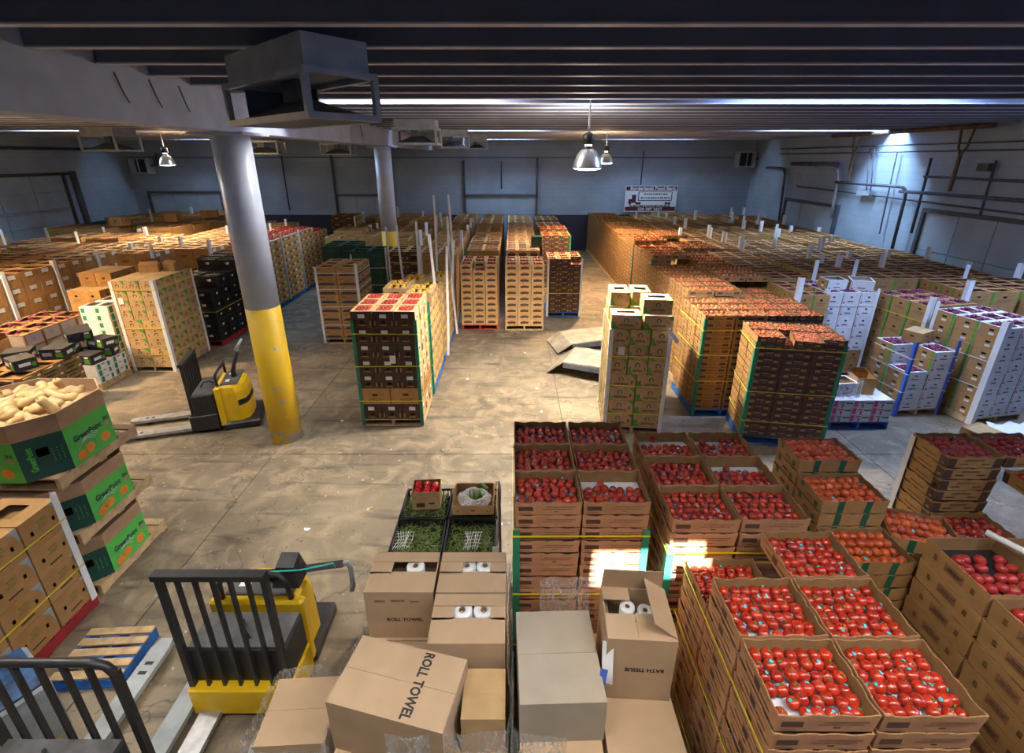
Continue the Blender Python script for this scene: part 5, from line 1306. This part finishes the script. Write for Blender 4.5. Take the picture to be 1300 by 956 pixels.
stack('the logo stack left of column', -7.82, 10.33, .92, 1.27, [(5, 2, 4, .212, 'small_logo_carton', 'small logo carton'), (4, 3, 4, .212, 'small_logo_carton', 'small logo carton')], pal='pallet_wood', faces='fr',
      posts=[('fl', .02, 2.03, 'white_plastic', .06), ('fr', .02, 2.05, 'white_plastic', .07), ('br', .02, 2.03, 'white_plastic', .06)], straps=[(.42, 'strap_yellow'), (1.00, 'strap_yellow'), (1.85, 'strap_yellow')])
for i, (x, y, w, d, rz) in enumerate(((-8.0, 10.6, .36, .28, .3), (-7.6, 10.75, .30, .26, -.2))):
    flap_box('carton', x, y, 2.05, w, d, .16, rz, ['left loose open carton on top of the logo stack', 'right loose open carton on top of the logo stack'][i], [('f', .12, 30, 0, 1), ('b', .12, 60, 0, 1), ('l', .1, -30, 0, 1)], m='kraft')
stack('the front crate stack', -7.72, 11.85, 1.05, 1.20, [(6, 2, 3, .262, 'black_crate', 'black plastic crate')], pal='pallet_red', faces='fr', skip=lambda i, j, t: t == 0 and j == 0, straps=[(.9, 'strap_yellow')])
stack('the rear crate stack', -7.72, 13.15, 1.05, 1.20, [(7, 2, 3, .258, 'black_crate', 'black plastic crate')], pal='pallet_red', faces='fr', straps=[(1.0, 'strap_yellow')])
# red and yellow cartons beyond the column
for n in range(4):
    place = 'the %s red yellow stack' % ['nearest', 'second', 'third', 'farthest'][n]
    stack(place, -7.72, 14.55 + n * 1.32, 1.04, 1.24, [(9 if n < 3 else 8, 2, 3, .214, 'red_yellow_carton', 'red yellow carton')], pal='pallet_blue', faces='fr',
          posts=[('fr', .1, 2.15, 'white_plastic', .04)] if n in (1, 2) else None, fill=top_fill('tomato', (4, 3), .045, low=2, depth=.03))
stack('the dark green stack', -4.15, 14.38, 1.04, .90, [(7, 2, 2, .250, 'green_flat_carton', 'dark green carton')], pal='pallet_wood', faces='fr', posts=[('fl', .02, 1.8, 'white_plastic', .035), ('fr', .02, 2.0, 'white_plastic', .035)], straps=[(.9, 'strap_white'), (1.4, 'strap_white')])
stack('the second dark green stack', -5.28, 15.3, 1.04, 1.10, [(7, 2, 3, .250, 'green_flat_carton', 'dark green carton')], pal='pallet_wood', faces='fr')
stack('the dark brown stack', -3.05, 14.3, .98, 1.1, [(7, 2, 3, .252, 'brown_net_carton', 'dark brown carton')], pal='pallet_wood', faces='f', straps=[(1.6, 'strap_yellow')], posts=[('fl', .02, 2.6, 'white_plastic', .05)])
stack('the tall far stack', -6.85, 20.6, .98, 1.1, [(8, 2, 3, .258, 'brown_net_carton', 'dark brown carton')], pal='pallet_wood', faces='fr', posts=[('fr', .02, 2.2, 'white_plastic', .04)])
# three stacks closing the head of the middle rows
oval = lambda desc: [(10, 3, 3, .166, 'oval_label_carton', desc)]
stack('left of the three aisle stacks', -.875, 13.1, .98, 1.20, oval('oval label carton'), pal='pallet_red', faces='fr', skip=lambda i, j, t: (i == 1 and j == 0 and t < 1), fill=top_fill('tomato_dark', (3, 3), .038), posts=[('br', .02, 1.8, 'white_plastic', .04)])
stack('middle of the three aisle stacks', .335, 13.05, 1.04, 1.20, oval('oval label carton'), pal='pallet_wood', faces='f', fill=top_fill('tomato', (3, 3), .038))
stack('right of the three aisle stacks', 1.515, 14.2, 1.0, 1.10, [(10, 3, 3, .158, 'brown_net_carton', 'dark brown carton')], pal='pallet_blue', faces='f', skip=lambda i, j, t: (i == 2 and j == 0 and t < 1),
      posts=[('fl', .02, 1.74, 'white_plastic'), ('fr', .02, 1.74, 'white_plastic')], straps=[(.72, 'strap_yellow')], fill=top_fill('tomato', (3, 3), .038))
# logo cartons beside the dock plates
PL = 'the logo stack by dock plates'
stack(PL, 2.09, 7.74, .97, 1.16, [(4, 2, 3, .24, 'logo_carton', 'logo carton'), (3, 3, 3, .257, 'logo_carton', 'logo carton')], pal='pallet_wood', faces='fl', rz=-.10,
      posts=[('fl', .02, 1.86, 'white_plastic', .06), ('fr', .02, 1.86, 'white_plastic', .06), ('bl', .02, 1.86, 'white_plastic', .05)], straps=[(.38, 'strap_yellow'), (.90, 'strap_yellow'), (1.42, 'strap_yellow')])
for i, (x, y, z, w, d, lab) in enumerate(((-.24, -.38, 1.875, .46, .36, 'front left'), (.26, -.30, 1.875, .44, .50, 'front right'), (-.32, .22, 1.875, .30, .60, 'back left'), (.02, .22, 1.875, .30, .60, 'back middle'), (.34, .26, 1.875, .30, .48, 'back right'), (.24, -.26, 2.106, .44, .40, 'upper right'), (-.30, .22, 2.106, .30, .55, 'upper back left'), (.05, .24, 2.106, .30, .5, 'upper back middle'))):
    M = T(2.09, 7.74, 0, -.10) @ T(x, y, z)
    link('logo_carton', tpl_mesh('logo_carton', w, d, .228), M=M, label='loose logo carton, %s, on top of the logo stack by dock plates' % lab, cat='carton', group='logo cartons of ' + PL)
link('corner_post', MB().box(-.03, -.003, 0, .03, .003, .30).mesh('corner_post', ['white_plastic']), M=T(2.60, 7.06, 1.70, .2) @ Matrix.Rotation(-.7, 4, 'Y'), label='bent white corner post top right of the logo stack', cat='corner post', group='corner posts on the stacks')
for i, (px, py, zz) in enumerate(((1.75, 7.186, 1.44), (-1.98, 7.400, 1.20), (-8.12, 9.688, 1.55))):
    MB().box(px - .05, py - .004, zz, px + .05, py - .001, zz + .14).build('paper_note', 'sticker', label=['white paper note on the logo stack by dock plates', 'white paper note on the dark tomato stack', 'white paper note on the logo stack left of column'][i], cat='note')
CAST = {}
for o in list(C.objects):
    if o.name.startswith('logo_carton') and ('front' in o['label'] or 'upper right' in o['label']):
        me = o.data
        xs_ = [v.co for v in me.vertices]; w_ = max(v.x for v in xs_) * 2; d_ = max(v.y for v in xs_) * 2; h_ = max(v.z for v in xs_)
        if me.name not in CAST: CAST[me.name] = MB().add(text_mb('CASTEGA', h_ * .2, bold=True, width=w_ * .5), facing(0, -d_ / 2 - .0025, h_ * .27, 0, -1)).mesh('lettering', ['black_print'])
        link('lettering', CAST[me.name], o)
# steel dock plates
def dock_plate(x, y, rz, w, d, z, label):
    r = empty('dock_plate', (x, y, 0), rz, label, 'dock plate', 'steel dock plates on the floor')
    pr = [(-w / 2, .02), (-w / 2 + .35, z), (w / 2, z + .03), (w / 2, z + .055), (-w / 2 + .34, z + .025), (-w / 2 - .01, .045)]
    MB().prism(pr[::-1], -d / 2, d / 2, 'y').build('plate', 'steel_plate', r)
    for s in (-1, 1): MB().box(-w / 2 + .36, s * d / 2 - .02, z - .10, w / 2, s * d / 2 + .02, z + .0).build('side_rail', 'pipe_dark', r)
    for s in (-1, 1): MB().box(w / 2 - .1, s * d / 2 - .03, 0, w / 2 - .02, s * d / 2 + .03, z - .02).build('foot', 'pipe_dark', r)
dock_plate(1.72, 11.35, .25, 1.5, .9, .22, 'rear steel dock plate beside the aisle')
dock_plate(1.62, 9.75, -.42, 1.45, .95, .32, 'front raised steel dock plate beside the logo stack')

# ================================================================== RIGHT HAND ROWS
or_top = lambda low: (lambda M, w, d, h, kind, i, j: fill_tomatoes(M, w, d, h, '', n=(6, 4) if low is True else (5, 3), r=.031, m='tomato_pale', depth=.084 if kind == 'slotted_tray' else .07, key='orange_tomatoes', low=low))
stack('the purple printed stack', 4.43, 7.19, 1.28, .80, [(15, 3, 2, .115, 'purple_tray', 'purple printed tray')], rz=-.16, pal='pallet_blue', faces='fl', skip=lambda i, j, t: (t == 0 and i == 1 and j == 0),
      posts=[('fl', .02, 1.78, 'teal_green', .06), ('fr', .02, 1.78, 'teal_green', .06)], straps=[(.42, 'strap_yellow'), (.95, 'strap_yellow'), (1.68, 'strap_yellow')], fill=or_top(True))
M = T(4.46, 6.86, 1.775, -.3) @ Matrix.Rotation(.14, 4, 'X')
link('purple_tray', tpl_mesh('purple_tray', .40, .36, .11), M=M, label='tilted purple printed tray leaning at front of the purple printed stack', cat='tray', group='purple trays of the purple printed stack')
fill_tomatoes(M, .40, .36, .11, '', n=(7, 5), r=.033, m='tomato_orange', depth=.07, key='orange_tomatoes')
rowx = lambda y: 3.25 + .5 * min(1, max(0, (y - 7.7) / 6.0))
for n in range(14):
    y0 = 7.75 + n * 1.205; xx = rowx(y0); ind = n < 2
    h = .119 if n < 9 else .116
    place = ['the front aisle row stack', 'the second aisle row stack'][n] if ind else ''
    stack(place or 'row', xx + .525, y0 + .59, 1.04, 1.17, [([15, 16, 15, 14, 16, 15, 16, 14, 15, 15, 16, 15, 16, 15][n], 2, 3, h, 'slotted_tray', 'slotted tomato tray')], pal='pallet_wood' if n % 3 else 'pallet_blue', faces='fl' if n == 0 else 'l', indiv=ind, key='row_trays',
          posts=[('fl', .02, 1.86, 'teal_green')] if ind else None, straps=[(.7, 'strap_yellow'), (1.2, 'strap_yellow'), (1.65, 'strap_yellow')] if n == 0 else None, fill=or_top(True if n < 2 else 2) if n < 9 else None,
          skip=(lambda i, j, t: t == 0 and j == 0 and i == 0) if n in (2, 5) else None)
    if n in (2, 3, 4, 6): corner_post(T(xx, y0), .05, 1.92, 'teal_green', 'green corner post along the aisle row, %s one behind the front stacks' % {2: 'first', 3: 'second', 4: 'third', 6: 'fourth'}[n], 'green posts along the aisle row', sx=1, sy=1)
for n in range(13):
    y0 = 7.85 + n * 1.205; xx = rowx(y0) + 1.10
    stack('the front of the second row' if n == 0 else 'row', xx + .52, y0 + .62, 1.02, 1.17, [([15, 14, 16, 15, 15, 16, 14, 16, 15, 15, 16, 15, 15][n], 2, 3, .116 if n < 8 else .113, 'purple_tray' if n == 0 else 'slotted_tray', 'purple tray')], pal='pallet_wood', faces='f' if n == 0 else '', indiv=n == 0, key='row_trays', fill=or_top(True if n < 2 else 2) if n < 9 else None,
          posts=[('fr', .02, 2.0, 'white_plastic')] if n == 0 else None, straps=[(1.72, 'strap_yellow')] if n == 0 else None)

HID = MB().box(-.5, -.5, 0, .5, .5, 1)
def hidden_core(x, y, W, D, z1, rz=0, key='far_cartons', m='kraft'):
    """lower, unseen layers of a far stack as plain cartons"""
    nx, ny, nz = 2, 3, max(1, round((z1 - .14) / .27))
    for i in range(nx):
        for j in range(ny):
            for k in range(nz):
                h = (z1 - .14) / nz
                stuff_add(key, HID, [m], T(x, y, 0, rz) @ T(-W / 2 + W * (i + .5) / nx, -D / 2 + D * (j + .5) / ny, .14 + k * h) @ Matrix.Diagonal((W / nx - .008, D / ny - .008, h - .002, 1)))
    pallet_stuff(x, y, rz, W, D, 'pallet_wood')
SEA = [0]
POSTN = [0]
def sea_stack(x, y, W, D, top, kind, side, region, back=0, nx=2, ny=4, faces='', fruit=None, ind_max=290, posts=0, rz=0):
    h = .26
    rzz = rz + rnd.uniform(-.015, .015)
    hidden_core(x, y, W, D, top - h, rzz)
    ind = SEA[0] < ind_max
    for i in range(nx):
        for j in range(ny):
            w, d = W / nx, D / ny
            M = T(x, y, 0, rzz) @ T(-W / 2 + w * (i + .5), -D / 2 + d * (j + .5), top - h, rnd.uniform(-.01, .01))
            if rnd.random() < .05: continue
            if ind:
                SEA[0] += 1
                link('produce_carton', tpl_mesh(kind, w - .008, d - .008, h), M=M, label='open produce carton, %s, %s stack back, %s %s' % (region, ORD[back] or 'first', pos_word(j, ny, ('front', 'middle', 'back')), pos_word(i, nx)), cat='carton', group='produce cartons ' + region)
            else:
                t = tpl(kind, w - .008, d - .008, h); stuff_add('far_cartons', t[0], t[1], M)
            if fruit:
                fill_tomatoes(M, w * .8, d * .62, h, '', n=(3, 2), r=.045, m=rnd.choice(fruit), depth=.10, key='far_produce', low=2)
    for k in range(posts):
        if POSTN[0] > 130: break
        POSTN[0] += 1
        cx_, cy_ = rnd.choice(((-1, -1), (1, -1), (1, 1))); e = rnd.uniform(.15, .42)
        corner_post(T(x, y, 0, rzz) @ T(cx_ * W / 2, cy_ * D / 2), .14, top + e, 'white_plastic', ('white corner post, %s, %s stack back' % (region, ORD[back] or 'first')), 'white corner posts sticking up from the far stacks', s=.085, sx=-cx_, sy=-cy_)
FR = ['fruit_purple', 'tomato_dark', 'leaf_green_print', 'kraft_in', 'tomato_dark']
for (x, ys) in ((6.12, 9.75), (7.22, 11.3), (8.30, 10.85), (9.42, 9.75), (10.52, 8.6)):
    y = ys; k = 0
    while y < 23.7:
        nar = x == 6.12 and k == 0
        sea_stack(5.92 if nar else x, y, .66 if nar else 1.03, 1.16, 1.92 + rnd.uniform(-.06, .06), 'produce_carton', 'r', {6.12: 'fifth row from right wall', 7.22: 'fourth row from right wall', 8.30: 'third row from right wall', 9.42: 'second row from right wall', 10.52: 'row along right wall'}[x], k, fruit=FR, posts=1 if rnd.random() < .85 else 0)
        y += 1.21; k += 1
# white cartons at the right
stack('the white stack with frame', 6.83, 9.95, 1.06, 1.10, [(2, 3, 3, .25, 'plain_carton', 'plain kraft carton'), (5, 3, 3, .248, 'white_carton', 'white carton')], pal='pallet_wood', faces='fl', posts=[('fl', .02, 1.95, 'white_plastic', .07), ('fr', .02, 1.95, 'white_plastic', .05)], straps=[(1.62, 'strap_white')], skip=lambda i, j, t: False, fill=top_fill('tomato_dark', (3, 2), .04, 'far_produce'))
stack('the low white stack', 7.30, 8.16, .84, .80, [(6, 2, 2, .185, 'white_carton', 'white carton')], rz=.10, pal='pallet_wood', faces='fl', skip=lambda i, j, t: t < 2 and i == 0 and j == 0,
      posts=[('fl', .02, 1.45, 'blue_plastic', .05), ('fr', .02, 1.45, 'blue_plastic', .05)], straps=[(.5, 'strap_white'), (.85, 'strap_white'), (1.15, 'strap_white')], fill=top_fill('fruit_purple', (4, 3), .045, 'far_produce'))
stack('the tall white stack', 8.44, 8.08, 1.08, 1.16, [(8, 3, 3, .208, 'white_carton', 'white carton')], rz=.20, pal='pallet_wood', faces='fl', posts=[('fl', .02, 1.92, 'white_plastic', .09), ('bl', .02, 1.95, 'white_plastic', .06)], straps=[(.7, 'strap_white'), (1.2, 'strap_white')], fill=top_fill('fruit_purple', (3, 2), .045, 'far_produce'))
stack('behind the tall white stack', 8.18, 9.28, 1.08, 1.16, [(7, 3, 3, .24, 'produce_carton', 'kraft carton')], rz=.20, pal='pallet_wood', faces='l', posts=[('fl', .02, 2.0, 'white_plastic', .07)], straps=[(1.5, 'strap_yellow')], fill=top_fill('fruit_purple', (3, 2), .045, 'far_produce'))
for i, (x, y, z, rz, rx) in enumerate(((7.45, 8.35, 1.26, .5, .0), (6.58, 9.72, 1.90, .1, .06), (7.12, 9.68, 1.90, -.3, .10))):
    link('loose_carton', tpl_mesh('white_carton' if i else 'plain_carton', .42, .30, .2), M=T(x, y, z, rz) @ Matrix.Rotation(rx, 4, 'X'), label=['loose kraft carton lying on the low white stack', 'loose white carton on the framed white stack, left', 'loose tilted white carton on the framed white stack, right'][i], cat='carton', group='loose cartons on the white stacks')
# low pink stack on a blue pallet
stack('the low pink stack', 5.98, 7.70, 1.02, .80, [(3, 3, 2, .14, 'pink_carton', 'pink printed carton')], pal='pallet_blue', faces='fl')
link('white_carton', tpl_mesh('white_carton', .40, .34, .24), M=T(5.72, 7.62, .561, .1), label='white carton under loose film on the low pink stack', cat='carton')
flap_box('carton', 6.12, 7.66, .561, .30, .28, .30, -.15, 'small open kraft carton on the low pink stack', [('f', .1, -60, 0, 1), ('r', .16, 40, 0, 1), ('b', .1, 80, 0, 1), ('l', .1, -50, 0, 1)], m='kraft')
film_sheet('stretch_film', [(5.50, 7.40), (5.94, 7.39), (5.95, 7.85)], .55, .86, 'loose clear film on the low pink stack', .012, 20, 4)
# flattened white and kraft cartons on the floor by the right stack
r = empty('loose_carton', (7.75, 6.95, 0), .3, 'kraft carton on the floor before the tall white stack', 'carton')
MB().box(-.22, -.16, 0, .22, .16, .22).build('body', 'kraft', r)
MB().box(-.24, -.18, .222, .20, .10, .228).build('lid_sheet', 'kraft_light', r)
mb = MB(); rb = random.Random(8); g = [[(8.0 + i * .10 + .02 * j, 6.75 + j * .12, .16 + rb.uniform(-.03, .05)) for i in range(8)] for j in range(5)]
mb.loft(g, 0, False, True, closed=False); mb.build('white_sheet', 'white_card', label='crumpled white paper sheet on the floor before the white stack', cat='paper')
link('white_carton', tpl_mesh('white_carton', .5, .36, .12), M=T(8.32, 6.98, .0, -.1), label='flat white carton lying on the floor under the paper sheet', cat='carton')

# ================================================================== MIDDLE ROWS BEHIND
for (x, y0, W, kind, fr) in ((-2.08, 13.3, 1.0, 'produce_carton', FR), (-.875, 14.6, .98, 'produce_carton', FR), (.335, 14.6, 1.02, 'oval_label_carton', ['tomato', 'tomato_orange']), (1.55, 17.0, 1.0, 'brown_net_carton', ['tomato'])):
    y = y0; k = 0
    while y < 23.6:
        reg = {-2.08: 'left of the three aisle stacks', -.875: 'behind the left aisle stack', .335: 'behind the middle aisle stack', 1.55: 'behind the right aisle stack'}[x]
        if x == 1.55 and k < 2:
            stack(['the brown stack behind', 'the second brown stack behind'][k], x, y + .5, W, 1.1, [(11, 3, 3, .158 if k == 0 else .164, 'brown_net_carton', 'brown tomato carton')], pal='pallet_wood', faces='fr', fill=top_fill('tomato', (3, 3), .038), posts=[('fr', .02, 1.9, 'teal_green', .05)])
        else:
            sea_stack(x, y + .6, W, 1.14, (1.78 if x > -2 else 1.88) + rnd.uniform(-.04, .08), kind, 'f', reg, k, nx=3 if x > 0 else 2, ny=3, fruit=fr, posts=0 if x > -1 else 1, ind_max=330)
        y += 1.2; k += 1
o = MB().box(.60, 15.1, 1.84, .92, 15.45, 2.12).build('green_crate', 'green_plastic', label='dark green crate on the row behind the middle aisle stack', cat='crate')
# tall white posts left standing round the yellow fruit stacks
for i, (x, y, z1, ax, ay) in enumerate(((-1.60, 9.9, 2.95, -.03, .02), (-1.56, 10.6, 2.6, .05, .0), (-1.50, 12.1, 3.05, -.04, .03), (-2.05, 13.1, 3.5, -.01, .0), (-1.6, 13.2, 3.5, -.03, .0), (-2.5, 12.4, 2.9, .02, .0), (-1.75, 12.0, 2.5, .12, 0), (-3.0, 13.0, 2.75, -.02, 0))):
    mb = MB(); t = .006; s = .055; n = 10; rings = []
    for k in range(n + 1):
        z = .02 + (z1 - .02) * k / n; dx, dy = ax * z + .02 * math.sin(z * 1.5 + i), ay * z
        rings.append([(dx, dy, z), (dx + s, dy, z), (dx + s, dy + t, z), (dx + t, dy + t, z), (dx + t, dy + s, z), (dx, dy + s, z)])
    mb.loft(rings, 0, True)
    link('corner_post', mb.mesh('corner_post', ['white_plastic']), M=T(x, y), label='tall white post, %s, standing by the yellow fruit stacks' % ['nearest right', 'crooked right', 'far right', 'tallest back left', 'tallest back right', 'back left', 'short leaning', 'leftmost'][i], cat='corner post', group='tall white posts by the yellow fruit')

# ================================================================== LEFT HAND STACKS
for n in range(6):
    stack('kraft wall stack %s' % ['nearest the left frame edge', 'second along', 'third along', 'fourth along', 'fifth along', 'farthest along'][n], -11.55, 9.6 + n * 1.27, 1.04, 1.22, [(6, 2, 3, .31, 'kraft_carton', 'labelled kraft carton')], pal='pallet_wood', faces='fr' if n == 0 else 'r',
          posts=[('fr', .1, 2.1, 'white_plastic', .08)], fill=top_fill('fruit_purple', (2, 2), .036, 'far_produce', depth=.075))
for (x, y0, y1) in ((-9.05, 14.3, 20), (-10.2, 13.6, 20.5)):
    y = y0
    while y < y1:
        stack('left', x, y, 1.04, 1.18, [(6, 2, 3, .31, 'kraft_carton', '')], faces='fr' if y == y0 else 'r', indiv=False, pal='pallet_wood', key='left_cartons', fill=top_fill('fruit_purple', (2, 2), .036, 'far_produce', depth=.075))
        if rnd.random() < .8: corner_post(T(x + .52, y - .59), .1, 2.25, 'white_plastic', 'white corner post among the kraft stacks left of the column', 'white posts left of the column', sx=-1, sy=1, s=.06)
        y += 1.24
for x in (-12.75, -13.9, -15.05, -16.2, -17.35):
    y = 8.2 + rnd.uniform(0, .3); k = 0
    while y < 23.8:
        if not (x < -16 and 15.5 < y < 22 and rnd.random() < .6):
            sea_stack(x, y, 1.03, 1.18, 1.95 + rnd.uniform(-.12, .14), 'produce_carton', 'r', {-12.75: 'fifth row from left wall', -13.9: 'fourth row from left wall', -15.05: 'third row from left wall', -16.2: 'second row from left wall', -17.35: 'row along left wall'}[x], k, fruit=['fruit_purple', 'tomato_dark'], posts=1 if rnd.random() < .4 else 0, ind_max=0)
        y += 1.25; k += 1
for x in (-5.9, -4.75, -3.55):
    y = 17.0; k = 0
    while y < 23.8:
        sea_stack(x, y + (0.3 if x == -4.75 else 0), 1.03, 1.16, 1.85 + rnd.uniform(-.08, .12), 'produce_carton', 'f', {-5.9: 'left row behind far column', -4.75: 'middle row behind far column', -3.55: 'right row behind far column'}[x], k, fruit=FR, posts=1 if rnd.random() < .8 else 0, ind_max=0)
        y += 1.22; k += 1
for i, (x, y, z, s_) in enumerate(((-14.6, 18.4, 2.05, .5), (-13.4, 19.6, 2.06, .42), (-12.7, 20.9, 2.07, .6))):
    link('kraft_carton', tpl_mesh('plain_carton', s_, .4, .3), M=T(x, y, z, .2 * i), label=['dark carton left high in the left bay', 'dark carton in the middle of the left bay', 'dark carton right at the back of the left bay'][i], cat='carton')
# mixed low stacks behind the squash bins
stack('the grey faced stack', -9.95, 9.35, 1.06, 2.0, [(4, 2, 5, .265, 'grey_face_carton', 'grey faced carton')], pal='pallet_wood', faces='fr', skip=lambda i, j, t: t == 0 and j < 1, fill=top_fill('fruit_purple', (2, 2), .045, 'far_produce'))
flap_box('carton', -9.85, 8.54, .936, .40, .28, .24, .12, 'loose open kraft carton on the grey faced stack', [('f', .12, 40, 0, 1), ('b', .12, 70, 0, 1)], m='kraft')
stack('the kraft pile', -9.95, 11.75, 1.2, 1.3, [(5, 3, 3, .33, 'plain_carton', 'plain kraft carton')], faces='fr', pal='pallet_wood', skip=lambda i, j, t: (t == 0 and j == 0) or (t == 1 and j == 0 and i == 2) or (t == 0 and i == 2), jit=3)
stack('the slatted stack', -8.85, 8.02, 1.04, 1.20, [(5, 2, 3, .152, 'slat_carton', 'slatted carton')], faces='fr', pal='pallet_wood')
stack('the low white green stack', -8.70, 9.20, .86, .80, [(3, 2, 2, .135, 'white_green_carton', 'white green carton')], faces='fr', pal='pallet_wood', fill=top_fill('tomato', (4, 3), .04, low=2, depth=.04))
stack('the tall white green stack', -8.86, 10.25, .62, .90, [(8, 2, 2, .165, 'white_green_carton', 'white green carton')], faces='fr', pal='pallet_wood')
for i, (x, y, z, rz, rx) in enumerate(((-8.95, 8.95, .548, .2, 0), (-8.50, 8.98, .548, -.1, 0), (-8.92, 9.42, .548, .1, 0), (-8.52, 9.40, .548, .35, 0), (-8.98, 9.05, .755, .4, .10), (-8.46, 9.34, .755, -.2, -.08), (-9.08, 8.25, .905, .5, 0), (-8.52, 8.42, .905, .2, 0), (-8.72, 7.9, .905, -.5, .0), (-8.80, 9.22, .985, .9, .25))):
    link('blue_black_carton', tpl_mesh('blue_black_carton', .40, .32, .2), M=T(x, y, z, rz) @ Matrix.Rotation(rx, 4, 'X'), label='jumbled black and blue carton heaped between slatted and logo stacks', cat='carton', group='jumbled black and blue cartons')
stack('the pink stack behind the bin', -9.80, 7.35, .80, .80, [(5, 2, 2, .15, 'pink_carton', 'pink printed carton')], faces='fr', pal='pallet_wood', posts=[('fr', .02, 1.15, 'white_plastic', .07)])
# small litter on the floor
for i in range(26):
    x, y = rnd.uniform(-3.2, .6), rnd.uniform(4.6, 11)
    if -2.8 < x < -1.3 and y > 7: continue
    s_ = rnd.uniform(.015, .05); a = rnd.uniform(0, 6)
    mb = MB(); mb.prism([(s_ * math.cos(a + k * 1.3) * rnd.uniform(.6, 1), s_ * math.sin(a + k * 1.3) * rnd.uniform(.6, 1)) for k in range(4)], 0, .003)
    mb.build('paper_scrap', rnd.choice(['sticker', 'kraft_light', 'sticker']), M=T(x, y, .0005), label='small paper scrap lying on the open concrete floor', cat='scrap', group='paper scraps on the floor')
stuff_build('more_tomatoes', 'tomatoes', 'ripe red tomatoes filling the further trays and cartons', 'tomatoes')
stuff_build('orange_tomatoes', 'orange_tomatoes', 'orange red tomatoes filling the banded, purple and slotted trays', 'tomatoes')
stuff_build('dark_tomatoes', 'shaded_tomatoes', 'dark red tomatoes in the deep trays at bottom right', 'tomatoes')
stuff_build('yellow_fruit', 'yellow_squash', 'yellow squash in the yellow fruit cartons', 'squash')
stuff_build('far_produce', 'mixed_produce', 'mixed dark produce in the far open cartons', 'produce')
stuff_build('row_trays', 'slotted_trays', 'slotted tomato trays of the further stacks along the aisle rows', 'trays')
stuff_build('left_cartons', 'kraft_cartons', 'kraft cartons of the further stacks left of the column', 'cartons')
stuff_build('far_cartons', 'far_cartons', 'kraft produce cartons of the further stacks by the walls', 'cartons')
stuff_build('far_pallets', 'far_pallets', 'wooden pallets under the further stacks', 'pallets')
for l_, g_ in LABELS.items():
    if len(g_) > 1 and (None in g_ or len(set(g_)) > 1): print('SHARED LABEL', l_, len(g_))
    n_ = len(l_.replace(',', ' ').split())
    if n_ > 16 or n_ < 4: print('LABEL LENGTH', n_, l_)
print('COUNT', COUNT, 'tomatoes', N_IND, 'sea', SEA, 'objects', len(bpy.data.objects))
